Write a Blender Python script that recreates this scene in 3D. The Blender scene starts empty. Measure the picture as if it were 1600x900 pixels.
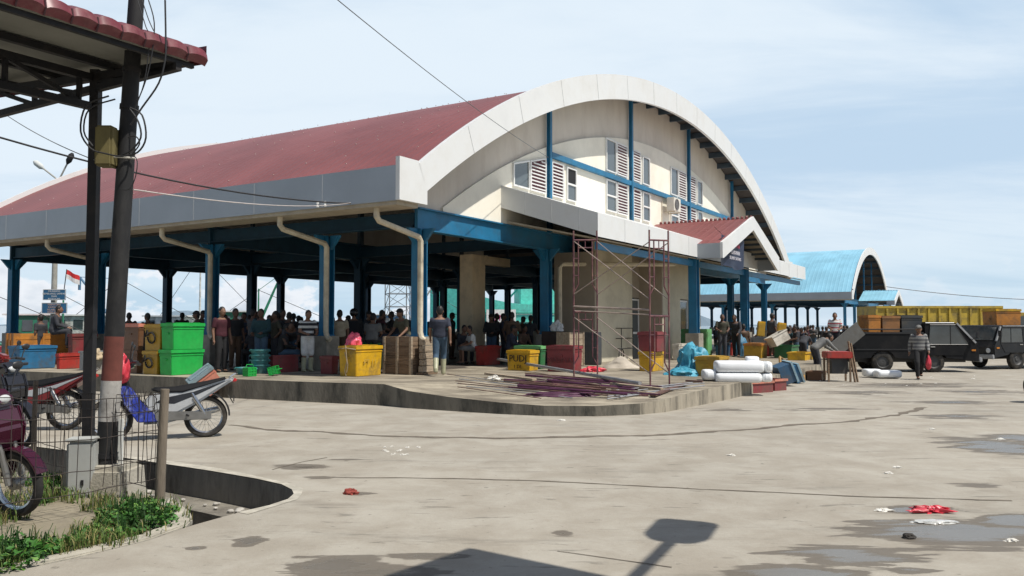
import bpy, bmesh, math, random
from mathutils import Vector, Matrix, Euler
from mathutils.geometry import tessellate_polygon, delaunay_2d_cdt
from mathutils.bvhtree import BVHTree
random.seed(7)
R = math.radians
scene = bpy.context.scene
COL = scene.collection
# ---------------------------------------------------------------- camera
CAMH = 1.68; FPX = 1300.0; PITCH = math.atan(58/1300.0)
cam_d = bpy.data.cameras.new('camera'); cam = bpy.data.objects.new('camera', cam_d); COL.objects.link(cam)
cam_d.sensor_width = 36; cam_d.lens = 36*FPX/1600; cam_d.clip_start = 0.1; cam_d.clip_end = 20000
cam.location = (0, 0, CAMH); cam.rotation_euler = (math.pi/2 + PITCH, 0, 0)
scene.camera = cam
CO = Vector((0, 0, CAMH))
FW = Vector((0, math.cos(PITCH), math.sin(PITCH))); UPV = Vector((0, -math.sin(PITCH), math.cos(PITCH))); RT = Vector((1, 0, 0))
def ray(px, py): return (FW + RT*((px-800)/FPX) + UPV*((450-py)/FPX)).normalized()
def at_z(px, py, z=0.0):
    d = ray(px, py); return CO + d*((z-CAMH)/d.z)
def at_Y(px, py, Y):
    d = ray(px, py); return CO + d*(Y/d.y)
def proj(p):
    q = Vector(p)-CO; f = q.dot(FW); return (800+FPX*q.x/f, 450-FPX*q.dot(UPV)/f)
# building frame
YAW = math.atan2(.852, .524)
UX, UY = math.cos(YAW), math.sin(YAW)
UV = Vector((UX, UY, 0)); VV = Vector((-UY, UX, 0))
ORG = Vector((-2.43, 21.8, 0))
def HL(u, v, z=0): return ORG + UV*u + VV*v + Vector((0, 0, z))
def toHL(p):
    q = Vector(p)-ORG; return (q.dot(UV), q.dot(VV), q.z)
# ---------------------------------------------------------------- materials
def nt(m): m.use_nodes = True; return m.node_tree
MATS = {}
def mat(name, col, rough=.7, metal=0, var=.25, scale=3.0, bump=.0, bscale=40, dirt=None, damt=.0, dscale=1.2, stretch=None, wave=None, spec=None, trans=0, alpha=1, coat=0, dlo=.48):
    """procedural paint / cloth / wood: base colour broken up by two noises, optional dirt patches and bump"""
    if name in MATS: return MATS[name]
    m = bpy.data.materials.new(name); t = nt(m); N = t.nodes; L = t.links
    b = N['Principled BSDF']; b.inputs['Roughness'].default_value = rough; b.inputs['Metallic'].default_value = metal
    if spec is not None: b.inputs['Specular IOR Level'].default_value = spec
    if trans: b.inputs['Transmission Weight'].default_value = trans
    if alpha < 1: b.inputs['Alpha'].default_value = alpha
    if coat: b.inputs['Coat Weight'].default_value = coat
    tc = N.new('ShaderNodeTexCoord'); mp = N.new('ShaderNodeMapping'); L.new(tc.outputs['Object'], mp.inputs['Vector'])
    if stretch: mp.inputs['Scale'].default_value = stretch
    n1 = N.new('ShaderNodeTexNoise'); n1.inputs['Scale'].default_value = scale; n1.inputs['Detail'].default_value = 8; n1.inputs['Roughness'].default_value = .65
    L.new(mp.outputs[0], n1.inputs['Vector'])
    r1 = N.new('ShaderNodeMapRange'); r1.inputs[1].default_value = .3; r1.inputs[2].default_value = .7
    r1.inputs[3].default_value = 1-var; r1.inputs[4].default_value = 1+var*.5; L.new(n1.outputs['Fac'], r1.inputs[0])
    mul = N.new('ShaderNodeMix'); mul.data_type = 'RGBA'; mul.blend_type = 'MULTIPLY'; mul.inputs['Factor'].default_value = 1
    mul.inputs['A'].default_value = (*col, 1); L.new(r1.outputs[0], mul.inputs['B'])
    out = mul.outputs['Result']
    if dirt:
        n2 = N.new('ShaderNodeTexNoise'); n2.inputs['Scale'].default_value = dscale; n2.inputs['Detail'].default_value = 10; n2.inputs['Roughness'].default_value = .7
        L.new(mp.outputs[0], n2.inputs['Vector'])
        r2 = N.new('ShaderNodeMapRange'); r2.inputs[1].default_value = dlo; r2.inputs[2].default_value = dlo+.2; r2.inputs[3].default_value = 0; r2.inputs[4].default_value = damt
        L.new(n2.outputs['Fac'], r2.inputs[0])
        mx = N.new('ShaderNodeMix'); mx.data_type = 'RGBA'; L.new(r2.outputs[0], mx.inputs['Factor']); L.new(out, mx.inputs['A']); mx.inputs['B'].default_value = (*dirt, 1)
        out = mx.outputs['Result']
    L.new(out, b.inputs['Base Color'])
    h = None
    if bump:
        n3 = N.new('ShaderNodeTexNoise'); n3.inputs['Scale'].default_value = bscale; n3.inputs['Detail'].default_value = 6; L.new(mp.outputs[0], n3.inputs['Vector']); h = n3.outputs['Fac']
    if wave:   # (axis, period, strength) ribs
        w = N.new('ShaderNodeTexWave'); w.bands_direction = wave[0]; w.inputs['Scale'].default_value = 1/(wave[1]*20)*math.pi*2 if False else .314159/wave[1]; L.new(tc.outputs['Object'], w.inputs['Vector'])
        h = w.outputs['Fac']; bump = wave[2]
    if h is not None:
        bp = N.new('ShaderNodeBump'); bp.inputs['Strength'].default_value = bump; bp.inputs['Distance'].default_value = .02 if not wave else .03
        L.new(h, bp.inputs['Height']); L.new(bp.outputs[0], b.inputs['Normal'])
    MATS[name] = m
    return m
def paint(name, col, **k):
    k.setdefault('rough', .5); k.setdefault('dirt', (.09, .075, .055)); k.setdefault('damt', .75); k.setdefault('dscale', 2.2); k.setdefault('bump', .15)
    return mat(name, col, **k)
# ---------------------------------------------------------------- mesh builder
class MB:
    def __init__(s): s.v = []; s.f = []; s.m = []; s.mi = 0
    def add(s, vs, fs):
        o = len(s.v); s.v += [Vector(x) for x in vs]
        for f in fs: s.f.append([o+i for i in f]); s.m.append(s.mi)
        return s
    def box(s, a, b, M=None, taper=None):
        (x0, y0, z0), (x1, y1, z1) = a, b
        c = [(x0,y0,z0),(x1,y0,z0),(x1,y1,z0),(x0,y1,z0),(x0,y0,z1),(x1,y0,z1),(x1,y1,z1),(x0,y1,z1)]
        if taper:   # shrink the bottom
            cx, cy = (x0+x1)/2, (y0+y1)/2
            for i in range(4): c[i] = (cx+(c[i][0]-cx)*taper, cy+(c[i][1]-cy)*taper, z0)
        if M is not None: c = [M @ Vector(p) for p in c]
        return s.add(c, [(0,3,2,1),(4,5,6,7),(0,1,5,4),(1,2,6,5),(2,3,7,6),(3,0,4,7)])
    def cbox(s, c, d, M=None, taper=None):
        return s.box([c[i]-d[i]/2 for i in range(3)], [c[i]+d[i]/2 for i in range(3)], M, taper)
    def bar(s, p, q, w, h=None, up=(0,0,1)):
        p = Vector(p); q = Vector(q); h = h or w; d = (q-p); 
        if d.length < 1e-6: return s
        d.normalize(); a = d.cross(Vector(up))
        if a.length < 1e-4: a = d.cross(Vector((1, 0, 0)))
        a.normalize(); b = a.cross(d); a = a*(w/2); b = b*(h/2)
        return s.add([p-a-b, p+a-b, p+a+b, p-a+b, q-a-b, q+a-b, q+a+b, q-a+b], [(0,3,2,1),(4,5,6,7),(0,1,5,4),(1,2,6,5),(2,3,7,6),(3,0,4,7)])
    def tube(s, path, r, n=8, cap=True, closed=False):
        P = [Vector(p) for p in path]; m = len(P); rs = r if isinstance(r, (list, tuple)) else [r]*m
        o = len(s.v); prev = None
        for i, p in enumerate(P):
            if closed: d = P[(i+1) % m]-P[i-1]
            else: d = P[min(i+1, m-1)]-P[max(i-1, 0)]
            d = d.normalized() if d.length > 1e-9 else Vector((0, 0, 1))
            if prev is None:
                a = d.cross(Vector((0, 0, 1)))
                if a.length < .1: a = d.cross(Vector((1, 0, 0)))
            else: a = prev - d*prev.dot(d)
            a.normalize(); prev = a; b = d.cross(a)
            for k in range(n):
                t = 2*math.pi*k/n; s.v.append(p + (a*math.cos(t)+b*math.sin(t))*rs[i])
        for i in range(m if closed else m-1):
            j = (i+1) % m
            for k in range(n):
                k2 = (k+1) % n; s.f.append([o+i*n+k, o+i*n+k2, o+j*n+k2, o+j*n+k]); s.m.append(s.mi)
        if cap and not closed:
            s.f.append([o+k for k in range(n)][::-1]); s.m.append(s.mi)
            s.f.append([o+(m-1)*n+k for k in range(n)]); s.m.append(s.mi)
        return s
    def lathe(s, prof, n=16, M=None):
        o = len(s.v)
        for r, z in prof:
            for k in range(n):
                t = 2*math.pi*k/n; p = Vector((r*math.cos(t), r*math.sin(t), z)); s.v.append(M @ p if M is not None else p)
        for i in range(len(prof)-1):
            for k in range(n):
                k2 = (k+1) % n; s.f.append([o+i*n+k, o+i*n+k2, o+(i+1)*n+k2, o+(i+1)*n+k]); s.m.append(s.mi)
        return s
    def prism(s, poly, a, b, axis='y', M=None):
        """extrude a 2D polygon: axis y -> poly is (x,z); axis z -> (x,y); axis x -> (y,z)"""
        def mk(p, t):
            q = {'y': (p[0], t, p[1]), 'z': (p[0], p[1], t), 'x': (t, p[0], p[1])}[axis]
            return M @ Vector(q) if M is not None else Vector(q)
        n = len(poly); o = len(s.v)
        s.v += [mk(p, a) for p in poly] + [mk(p, b) for p in poly]
        for i in range(n): s.f.append([o+i, o+(i+1) % n, o+n+(i+1) % n, o+n+i]); s.m.append(s.mi)
        tris = tessellate_polygon([[Vector((p[0], p[1], 0)) for p in poly]])
        for t in tris:
            s.f.append([o+i for i in t]); s.m.append(s.mi); s.f.append([o+n+i for i in reversed(t)]); s.m.append(s.mi)
        return s
    def ball(s, c, r, n=8, sc=(1,1,1)):
        prof = [(math.sin(math.pi*i/n), -math.cos(math.pi*i/n)) for i in range(n+1)]
        M = Matrix.Translation(c) @ Matrix.Diagonal((r*sc[0], r*sc[1], r*sc[2], 1)); prof[0] = (.001, -1); prof[-1] = (.001, 1)
        return s.lathe(prof, max(8, n), M)
    def build(s, name, mats, parent=None, bevel=0, seg=2, smooth=False, loc=None):
        me = bpy.data.meshes.new(name); me.from_pydata([tuple(v) for v in s.v], [], s.f)
        mats = mats if isinstance(mats, (list, tuple)) else [mats]
        for x in mats: me.materials.append(x)
        if len(mats) > 1: me.polygons.foreach_set('material_index', s.m)
        bm = bmesh.new(); bm.from_mesh(me); bmesh.ops.recalc_face_normals(bm, faces=bm.faces)
        if bevel:
            es = [e for e in bm.edges if len(e.link_faces) == 2 and e.calc_face_angle(0) > .5]
            bmesh.ops.bevel(bm, geom=es, offset=bevel, segments=seg, affect='EDGES', clamp_overlap=True)
        bm.to_mesh(me); bm.free()
        if smooth:
            me.polygons.foreach_set('use_smooth', [True]*len(me.polygons))
            if smooth != 'full': me.set_sharp_from_angle(angle=R(40))
        o = bpy.data.objects.new(name, me); COL.objects.link(o)
        if parent is not None: o.parent = parent
        if loc is not None: o.location = loc
        return o
def tag(o, label=None, cat=None, group=None, kind=None):
    if label: o['label'] = label
    if cat: o['category'] = cat
    if group: o['group'] = group
    if kind: o['kind'] = kind
    return o
def empty(name, loc=(0,0,0), rz=0, label=None, cat=None, group=None, scale=None):
    o = bpy.data.objects.new(name, None); COL.objects.link(o); o.location = loc; o.rotation_euler = (0, 0, rz); o.empty_display_size = .2
    if scale: o.scale = (scale,)*3
    return tag(o, label, cat, group)
def copy_tree(o, parent=None):
    c = o.copy(); COL.objects.link(c); c.parent = parent
    for ch in [x for x in bpy.data.objects if x.parent == o]: copy_tree(ch, c)
    return c
def text_mesh(name, body, size, M, material, parent, extrude=.002, align='CENTER'):
    cu = bpy.data.curves.new(name, 'FONT'); cu.body = body; cu.size = size; cu.align_x = align; cu.align_y = 'CENTER'; cu.extrude = extrude; cu.resolution_u = 2
    tmp = bpy.data.objects.new(name+'_curve', cu); COL.objects.link(tmp)
    dg = bpy.context.evaluated_depsgraph_get(); me = bpy.data.meshes.new_from_object(tmp.evaluated_get(dg))
    bpy.data.objects.remove(tmp); bpy.data.curves.remove(cu)
    me.transform(M); me.materials.clear(); me.materials.append(material); me.name = name
    o = bpy.data.objects.new(name, me); COL.objects.link(o); o.parent = parent; return o
# ---------------------------------------------------------------- world, sun
SUN_EL = R(60); SH = Vector((.852, -.524, 0)).normalized()
tosun = SH*math.cos(SUN_EL) + Vector((0, 0, math.sin(SUN_EL)))
sd = bpy.data.lights.new('sun', 'SUN'); sd.energy = 4.9; sd.angle = R(.55); sd.color = (1, .95, .87)
so = bpy.data.objects.new('sun', sd); COL.objects.link(so); so.rotation_euler = tosun.to_track_quat('Z', 'Y').to_euler(); so.location = (20, -20, 40)
w = bpy.data.worlds.new('World'); scene.world = w; w.use_nodes = True
t = w.node_tree; N = t.nodes; L = t.links; N.clear()
outw = N.new('ShaderNodeOutputWorld'); bg = N.new('ShaderNodeBackground'); L.new(bg.outputs[0], outw.inputs[0])
sky = N.new('ShaderNodeTexSky'); sky.sky_type = 'NISHITA'; sky.sun_disc = False; sky.sun_elevation = SUN_EL
sky.sun_rotation = math.atan2(SH.x, SH.y); sky.air_density = 1.0; sky.dust_density = 1.2; sky.ozone_density = 1.5; sky.altitude = 0
SKY_STR = .085
bg.inputs[1].default_value = SKY_STR
tc = N.new('ShaderNodeTexCoord')
sep = N.new('ShaderNodeSeparateXYZ'); L.new(tc.outputs['Generated'], sep.inputs[0])
def math_n(op, a, b=None, c=None, clamp=False):
    n = N.new('ShaderNodeMath'); n.operation = op; n.use_clamp = clamp
    for i, x in enumerate((a, b, c)):
        if x is None: continue
        if isinstance(x, (int, float)): n.inputs[i].default_value = x
        else: L.new(x, n.inputs[i])
    return n.outputs[0]
def smooth_n(x, a, b, lo=0, hi=1):
    n = N.new('ShaderNodeMapRange'); n.interpolation_type = 'SMOOTHSTEP'; L.new(x, n.inputs[0])
    n.inputs[1].default_value = a; n.inputs[2].default_value = b; n.inputs[3].default_value = lo; n.inputs[4].default_value = hi
    return n.outputs[0]
zc = math_n('MAXIMUM', sep.outputs[2], 0.0)
den = math_n('ADD', zc, .16)
cx = math_n('DIVIDE', sep.outputs[0], den); cy = math_n('DIVIDE', sep.outputs[1], den)
cmb = N.new('ShaderNodeCombineXYZ'); L.new(cx, cmb.inputs[0]); L.new(cy, cmb.inputs[1])
mp = N.new('ShaderNodeMapping'); mp.inputs['Rotation'].default_value = (0, 0, R(25)); mp.inputs['Scale'].default_value = (.45, 1.1, 1); mp.inputs['Location'].default_value = (3.1, 1.3, 0)
L.new(cmb.outputs[0], mp.inputs[0])
def noise_n(vec, sc, det=8, ro=.55, dist=0):
    n = N.new('ShaderNodeTexNoise'); n.inputs['Scale'].default_value = sc; n.inputs['Detail'].default_value = det; n.inputs['Roughness'].default_value = ro; n.inputs['Distortion'].default_value = dist
    L.new(vec, n.inputs['Vector']); return n.outputs['Fac']
n1 = noise_n(mp.outputs[0], .9, 9, .55, .7); n2 = noise_n(mp.outputs[0], 2.6, 8, .6, .5)
cl = math_n('ADD', math_n('MULTIPLY', n1, .75), math_n('MULTIPLY', n2, .25))
cirrus = smooth_n(cl, .36, .60, .22, 1.0)
front = math_n('MULTIPLY', smooth_n(sep.outputs[1], -.15, .45), smooth_n(sep.outputs[2], .62, .42))
cirrus = math_n('MULTIPLY', cirrus, math_n('ADD', math_n('MULTIPLY', front, .88), .12))
# cumulus low over the sea
az = math_n('ARCTAN2', sep.outputs[0], sep.outputs[1])
cmb2 = N.new('ShaderNodeCombineXYZ'); L.new(math_n('MULTIPLY', az, 9.0), cmb2.inputs[0]); L.new(math_n('MULTIPLY', sep.outputs[2], 15.0), cmb2.inputs[1]); cmb2.inputs[2].default_value = 4.7
n3 = noise_n(cmb2.outputs[0], 1.1, 10, .58)
cumv = math_n('ADD', n3, smooth_n(sep.outputs[2], .0, .13, .10, -.22))
cum = math_n('MULTIPLY', smooth_n(cumv, .50, .56), smooth_n(az, .45, -.1, .25, 1))
mix1 = N.new('ShaderNodeMix'); mix1.data_type = 'RGBA'; L.new(cirrus, mix1.inputs['Factor']); 
pale = N.new('ShaderNodeMix'); pale.data_type = 'RGBA'; L.new(math_n('MULTIPLY', front, .85), pale.inputs['Factor']); L.new(sky.outputs[0], pale.inputs['A']); pale.inputs['B'].default_value = (6.0, 8.2, 10.6, 1); L.new(pale.outputs['Result'], mix1.inputs['A'])
mix1.inputs['B'].default_value = (9.2, 10.4, 11.5, 1)
hz = math_n('MULTIPLY', smooth_n(sep.outputs[2], .0, .16, .5, 0), front)
mixh = N.new('ShaderNodeMix'); mixh.data_type = 'RGBA'; L.new(hz, mixh.inputs['Factor']); L.new(mix1.outputs['Result'], mixh.inputs['A']); mixh.inputs['B'].default_value = (6.2, 8.4, 9.9, 1)
mix2 = N.new('ShaderNodeMix'); mix2.data_type = 'RGBA'; L.new(cum, mix2.inputs['Factor']); L.new(mixh.outputs['Result'], mix2.inputs['A']); 
ramp = N.new('ShaderNodeMix'); ramp.data_type = 'RGBA'; L.new(smooth_n(cumv, .5, .75), ramp.inputs['Factor']); ramp.inputs['A'].default_value = (10.6, 11, 11.6, 1); ramp.inputs['B'].default_value = (7.4, 8.3, 9.3, 1)
L.new(ramp.outputs['Result'], mix2.inputs['B'])
L.new(mix2.outputs['Result'], bg.inputs[0])
# ---------------------------------------------------------------- render look
scene.view_settings.view_transform = 'Standard'; scene.view_settings.look = 'None'; scene.view_settings.exposure = 0; scene.view_settings.gamma = 1
scene.render.engine = 'CYCLES'; scene.cycles.use_denoising = True
try: scene.cycles.denoiser = 'OPENIMAGEDENOISE'
except Exception: pass
scene.cycles.max_bounces = 6; scene.cycles.diffuse_bounces = 3; scene.cycles.transparent_max_bounces = 8; scene.cycles.use_adaptive_sampling = True; scene.cycles.adaptive_threshold = .02
scene.cycles.sample_clamp_indirect = 6
# ---------------------------------------------------------------- ground
hole_px = [(-420,662),(-150,686),(55,698),(183,714),(257,725),(330,736),(400,748),(440,757),(456,765),(459,772),(450,780),(420,790),(372,801),(300,821),(230,845),(120,872),(0,897),(-200,945),(-420,1010)]
hole = [at_z(x, y) for x, y in hole_px]
outer = [HL(-90, -160), HL(1800, -1600), HL(1800, 30), HL(150, 30), HL(40, 30), HL(-90, 30)]
def ground_material():
    m = bpy.data.materials.new('worn_concrete'); t = nt(m); global N, L
    N = t.nodes; L = t.links; b = N['Principled BSDF']
    geo = N.new('ShaderNodeNewGeometry'); pos = geo.outputs['Position']
    big = noise_n(pos, .22, 6, .6, .4); mid = noise_n(pos, 1.3, 9, .68, .3); fine = noise_n(pos, 22, 6, .7); spk = noise_n(pos, 90, 3, .6)
    mpx = N.new('ShaderNodeMapping'); mpx.inputs['Rotation'].default_value = (0, 0, R(12)); mpx.inputs['Scale'].default_value = (.35, 1.6, 1); L.new(pos, mpx.inputs[0])
    streak = noise_n(mpx.outputs[0], 1.1, 9, .7, .5)
    v = math_n('ADD', math_n('MULTIPLY', smooth_n(big, .3, .7), .12), math_n('MULTIPLY', smooth_n(mid, .3, .72), .14))
    v = math_n('ADD', v, math_n('MULTIPLY', fine, .16)); v = math_n('ADD', v, math_n('MULTIPLY', spk, .16)); v = math_n('ADD', v, .66)
    dark = smooth_n(streak, .54, .70, 1, .76); v = math_n('MULTIPLY', v, dark)
    grit = noise_n(pos, 9, 4, .6, .3); v = math_n('MULTIPLY', v, smooth_n(grit, .66, .74, 1, .6)); small = noise_n(mpx.outputs[0], 4.2, 6, .62, .8); v = math_n('MULTIPLY', v, smooth_n(small, .61, .68, 1, .64))
    mixc = N.new('ShaderNodeMix'); mixc.data_type = 'RGBA'; mixc.blend_type = 'MULTIPLY'; mixc.inputs['Factor'].default_value = 1; L.new(v, mixc.inputs['B'])
    hue = N.new('ShaderNodeMix'); hue.data_type = 'RGBA'; L.new(smooth_n(mid, .35, .65), hue.inputs['Factor']); hue.inputs['A'].default_value = (.332, .298, .243, 1); hue.inputs['B'].default_value = (.362, .335, .282, 1)
    L.new(hue.outputs['Result'], mixc.inputs['A'])
    # wet patches, in place on the yard: (px,py of the middle, half extents in the photo's pixels, strength)
    wet = None
    for (px, py, hw, hh, st) in [(1480,832,190,26,1),(1330,868,150,20,1),(1240,893,120,16,.9),(1430,797,75,8,1),(1590,815,90,16,1),(1570,697,110,15,.95),(1600,685,70,8,1),(520,885,110,20,.8),(690,868,95,10,.8),(600,893,150,14,.8),(480,730,60,6,.7),(900,640,300,5,.5),(540,720,40,4,.5),(390,846,30,11,.85),(305,857,24,6,.75),(1420,890,60,8,.55),(1540,760,60,6,.55),(1500,652,90,6,.6),(880,833,26,7,.62),(560,772,30,4,.62),(500,747,46,4,.7),(1420,602,150,6,.66),(1340,613,120,5,.6),(1520,612,110,5,.6),(1290,640,90,4,.55),(1130,640,60,3,.55),(1480,628,120,4,.55)]:
        c = at_z(px, py); dx = hw/FPX*c.y; dy = abs(at_z(px, py-hh).y-at_z(px, py+hh).y)/2
        q = N.new('ShaderNodeMapping'); q.vector_type = 'TEXTURE'; q.inputs['Location'].default_value = (c.x, c.y, 0); q.inputs['Scale'].default_value = (dx, dy, 1); L.new(pos, q.inputs[0])
        ln = N.new('ShaderNodeVectorMath'); ln.operation = 'LENGTH'; L.new(q.outputs[0], ln.inputs[0])
        e = math_n('MULTIPLY', math_n('SUBTRACT', 1.25, ln.outputs['Value']), st)
        wet = e if wet is None else math_n('SMOOTH_MAX', wet, e, .25)
    wn = noise_n(mpx.outputs[0], 1.7, 10, .66, .5)
    wv = math_n('ADD', wet, math_n('MULTIPLY', math_n('SUBTRACT', wn, .5), 2.5))
    damp = smooth_n(wv, .38, .46); pud = smooth_n(wv, .66, .8)
    wc = N.new('ShaderNodeMix'); wc.data_type = 'RGBA'; L.new(math_n('MULTIPLY', damp, .8), wc.inputs['Factor']); L.new(mixc.outputs['Result'], wc.inputs['A']); wc.inputs['B'].default_value = (.105, .088, .068, 1)
    L.new(wc.outputs['Result'], b.inputs['Base Color'])
    ro = math_n('SUBTRACT', .92, math_n('MULTIPLY', damp, .22)); ro = math_n('SUBTRACT', ro, math_n('MULTIPLY', pud, .44)); L.new(ro, b.inputs['Roughness'])
    b.inputs['Specular IOR Level'].default_value = .35
    bp = N.new('ShaderNodeBump'); bp.inputs['Distance'].default_value = .03; L.new(math_n('SUBTRACT', .5, math_n('MULTIPLY', pud, .45)), bp.inputs['Strength'])
    L.new(math_n('ADD', math_n('MULTIPLY', mid, .7), math_n('MULTIPLY', fine, .35)), bp.inputs['Height']); L.new(bp.outputs[0], b.inputs['Normal'])
    return m
M_ground = ground_material()
g = MB(); tris = tessellate_polygon([[Vector((p.x, p.y, 0)) for p in outer], [Vector((p.x, p.y, 0)) for p in hole]])
g.add([(p.x, p.y, 0) for p in outer]+[(p.x, p.y, 0) for p in hole], [list(q) for q in tris])
go = g.build('ground', M_ground); tag(go, kind='structure')
for p in go.data.polygons:
    if p.normal.z < 0: p.flip()
# sea
M_sea = mat('sea_water', (.05, .10, .13), rough=.18, var=.2, scale=.05, bump=.4, bscale=.6)
s = MB(); s.add([(-9000,-200,-1.4),(9000,-200,-1.4),(9000,9500,-1.4),(-9000,9500,-1.4)], [(0,1,2,3)]); tag(s.build('sea', M_sea), kind='structure')
# quay wall
s = MB(); a = HL(-90, 30); b_ = HL(1800, 30); s.add([(a.x,a.y,-.004),(b_.x,b_.y,-.004),(b_.x,b_.y,-3),(a.x,a.y,-3)], [(0,1,2,3)])
M_wall = mat('stained_concrete', (.30, .275, .23), rough=.9, var=.35, scale=1.5, bump=.4, bscale=25, dirt=(.06,.055,.045), damt=.9, dscale=3.2, stretch=(1,1,.14))
tag(s.build('quay_edge', M_wall), kind='structure')
# hills beyond the sea
M_hill = mat('far_hills', (.16, .22, .27), rough=1, var=.15, scale=.002)
s = MB(); pts = []
for i in range(81):
    x = -3600+i*60; h = 22+26*math.sin(i*.21)+18*math.sin(i*.53+1)+8*math.sin(i*1.3); pts.append((x, max(4, h)))
vs = []; 
for x, h in pts: vs += [(x, 3500, -2), (x, 3700, h), (x, 4000, -2)]
fs = []
for i in range(80):
    o = i*3; fs += [(o, o+3, o+4, o+1), (o+1, o+4, o+5, o+2)]
s.add(vs, fs); tag(s.build('hills', M_hill), kind='structure')
# drain and verge
M_drain = mat('drain_concrete', (.20, .185, .16), rough=.9, var=.4, scale=3, bump=.4, bscale=30, dirt=(.035,.032,.028), damt=.9, dscale=2.2, stretch=(1,1,.3))
s = MB(); n = len(hole)
for i in range(n):
    p, q = hole[i], hole[(i+1) % n]; s.add([(p.x,p.y,-.004),(q.x,q.y,-.004),(q.x,q.y,-.95),(p.x,p.y,-.95)], [(0,1,2,3)])
s.add([(p.x, p.y, -.94) for p in hole], [list(q) for q in tessellate_polygon([[Vector((p.x, p.y, 0)) for p in hole]])])
tag(s.build('drain_channel', M_drain), kind='structure')
M_ledge = mat('drain_ledge', (.24, .22, .18), rough=.9, var=.4, scale=4, bump=.4, dirt=(.06,.05,.04), damt=.8)
back = [at_z(x, y) for x, y in hole_px[1:10]]; led = [Vector((p.x, p.y-.02, 0)) for p in back]
fr = [p+Vector((.12, -.62, 0)) for p in back]; fr[-1] = back[-1]+Vector((-.35,-.25,0)); fr[-2] = back[-2]+Vector((-.3,-.4,0)); fr[-3] = back[-3]+Vector((-.12,-.5,0))
s = MB(); poly = [(p.x, p.y) for p in led]+[(p.x, p.y) for p in reversed(fr)]; s.prism(poly, -.9, -.33, 'z'); tag(s.build('drain_ledge', M_ledge), kind='structure')
verge_px = [(-420,1008),(-200,943),(0,895),(120,870),(232,843),(292,821),(301,812),(297,800),(284,790),(262,781),(235,771),(180,760),(100,750),(-150,722),(-420,694)]
verge = [at_z(x, y) for x, y in verge_px]
M_soil = mat('dry_soil', (.27, .235, .17), rough=1, var=.4, scale=3, bump=.6, bscale=18, dirt=(.14,.12,.07), damt=.7, dscale=1.5)
s = MB(); s.prism([(p.x, p.y) for p in verge], -.9, -.03, 'z'); tag(s.build('verge_soil', M_soil), kind='structure')
M_kerb = mat('kerb_concrete', (.42, .39, .32), rough=.95, var=.25, scale=5, bump=.4, dirt=(.16,.14,.11), damt=.5)
s = MB(); kp = [at_z(x, y) for x, y in [(-200,943),(0,895),(120,870),(232,843),(292,821),(301,812),(297,800),(284,790),(262,781)]]
inn = []
for i, p in enumerate(kp):
    d = (kp[min(i+1, len(kp)-1)]-kp[max(i-1, 0)]).normalized(); nrm = Vector((-d.y, d.x, 0)); inn.append(p+nrm*.16)
s.prism([(p.x, p.y) for p in kp]+[(p.x, p.y) for p in reversed(inn)], -.5, .012, 'z'); tag(s.build('verge_kerb', M_kerb, bevel=.012), kind='structure')
# joints and cracks in the yard: thin sheets 4 mm above it
M_crack = mat('crack_dirt', (.15, .125, .095), rough=1, var=.4, scale=6)
def crack(pxs, w0, w1, jit=.02, fade=.0):
    P = [at_z(x, y) for x, y in pxs]; Q = []
    for i in range(len(P)-1):
        k = max(2, int((P[i+1]-P[i]).length/.16))
        for j in range(k): Q.append(P[i].lerp(P[i+1], j/k))
    s = MB(); vs = []
    off = 0
    for i, p in enumerate(Q):
        d = (Q[min(i+1, len(Q)-1)]-Q[max(i-1, 0)]).normalized(); nn = Vector((-d.y, d.x, 0)); off = off*.8+random.uniform(-jit, jit)
        wd = random.uniform(w0, w1)/2
        vs += [p+nn*(off-wd)+Vector((0,0,.004)), p+nn*(off+wd)+Vector((0,0,.004))]
    s.add(vs, [(2*i, 2*i+2, 2*i+3, 2*i+1) for i in range(len(Q)-1)]); tag(s.build('yard_crack', M_crack), kind='structure')
crack([(360,664),(430,671),(500,675),(600,681),(700,684),(830,685),(1000,680),(1150,672),(1300,660),(1400,648),(1450,636)], .05, .2, .045)
crack([(520,746),(700,748),(850,752),(1100,765),(1350,776),(1610,783)], .014, .045, .012)
crack([(425,734),(470,722),(530,712)], .01, .03, .012)
crack([(870,862),(1000,880),(1100,895)], .006, .016, .012)

# worn pale lip along the drain
bk = [at_z(x, y) for x, y in hole_px[1:13]]; ou = []
for i, p in enumerate(bk):
    d = (bk[min(i+1, len(bk)-1)]-bk[max(i-1, 0)]).normalized(); ou.append(p+Vector((-d.y, d.x, 0))*random.uniform(.07, .17))
s = MB(); vs = []
for p, q in zip(bk, ou): vs += [(p.x, p.y, .004), (q.x, q.y, .004)]
s.add(vs, [(2*i, 2*i+2, 2*i+3, 2*i+1) for i in range(len(bk)-1)]); tag(s.build('drain_lip', mat('pale_worn_lip', (.46,.43,.36), rough=.95, var=.35, scale=6, dirt=(.30,.27,.21), damt=.8, dscale=4)), kind='structure')
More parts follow.
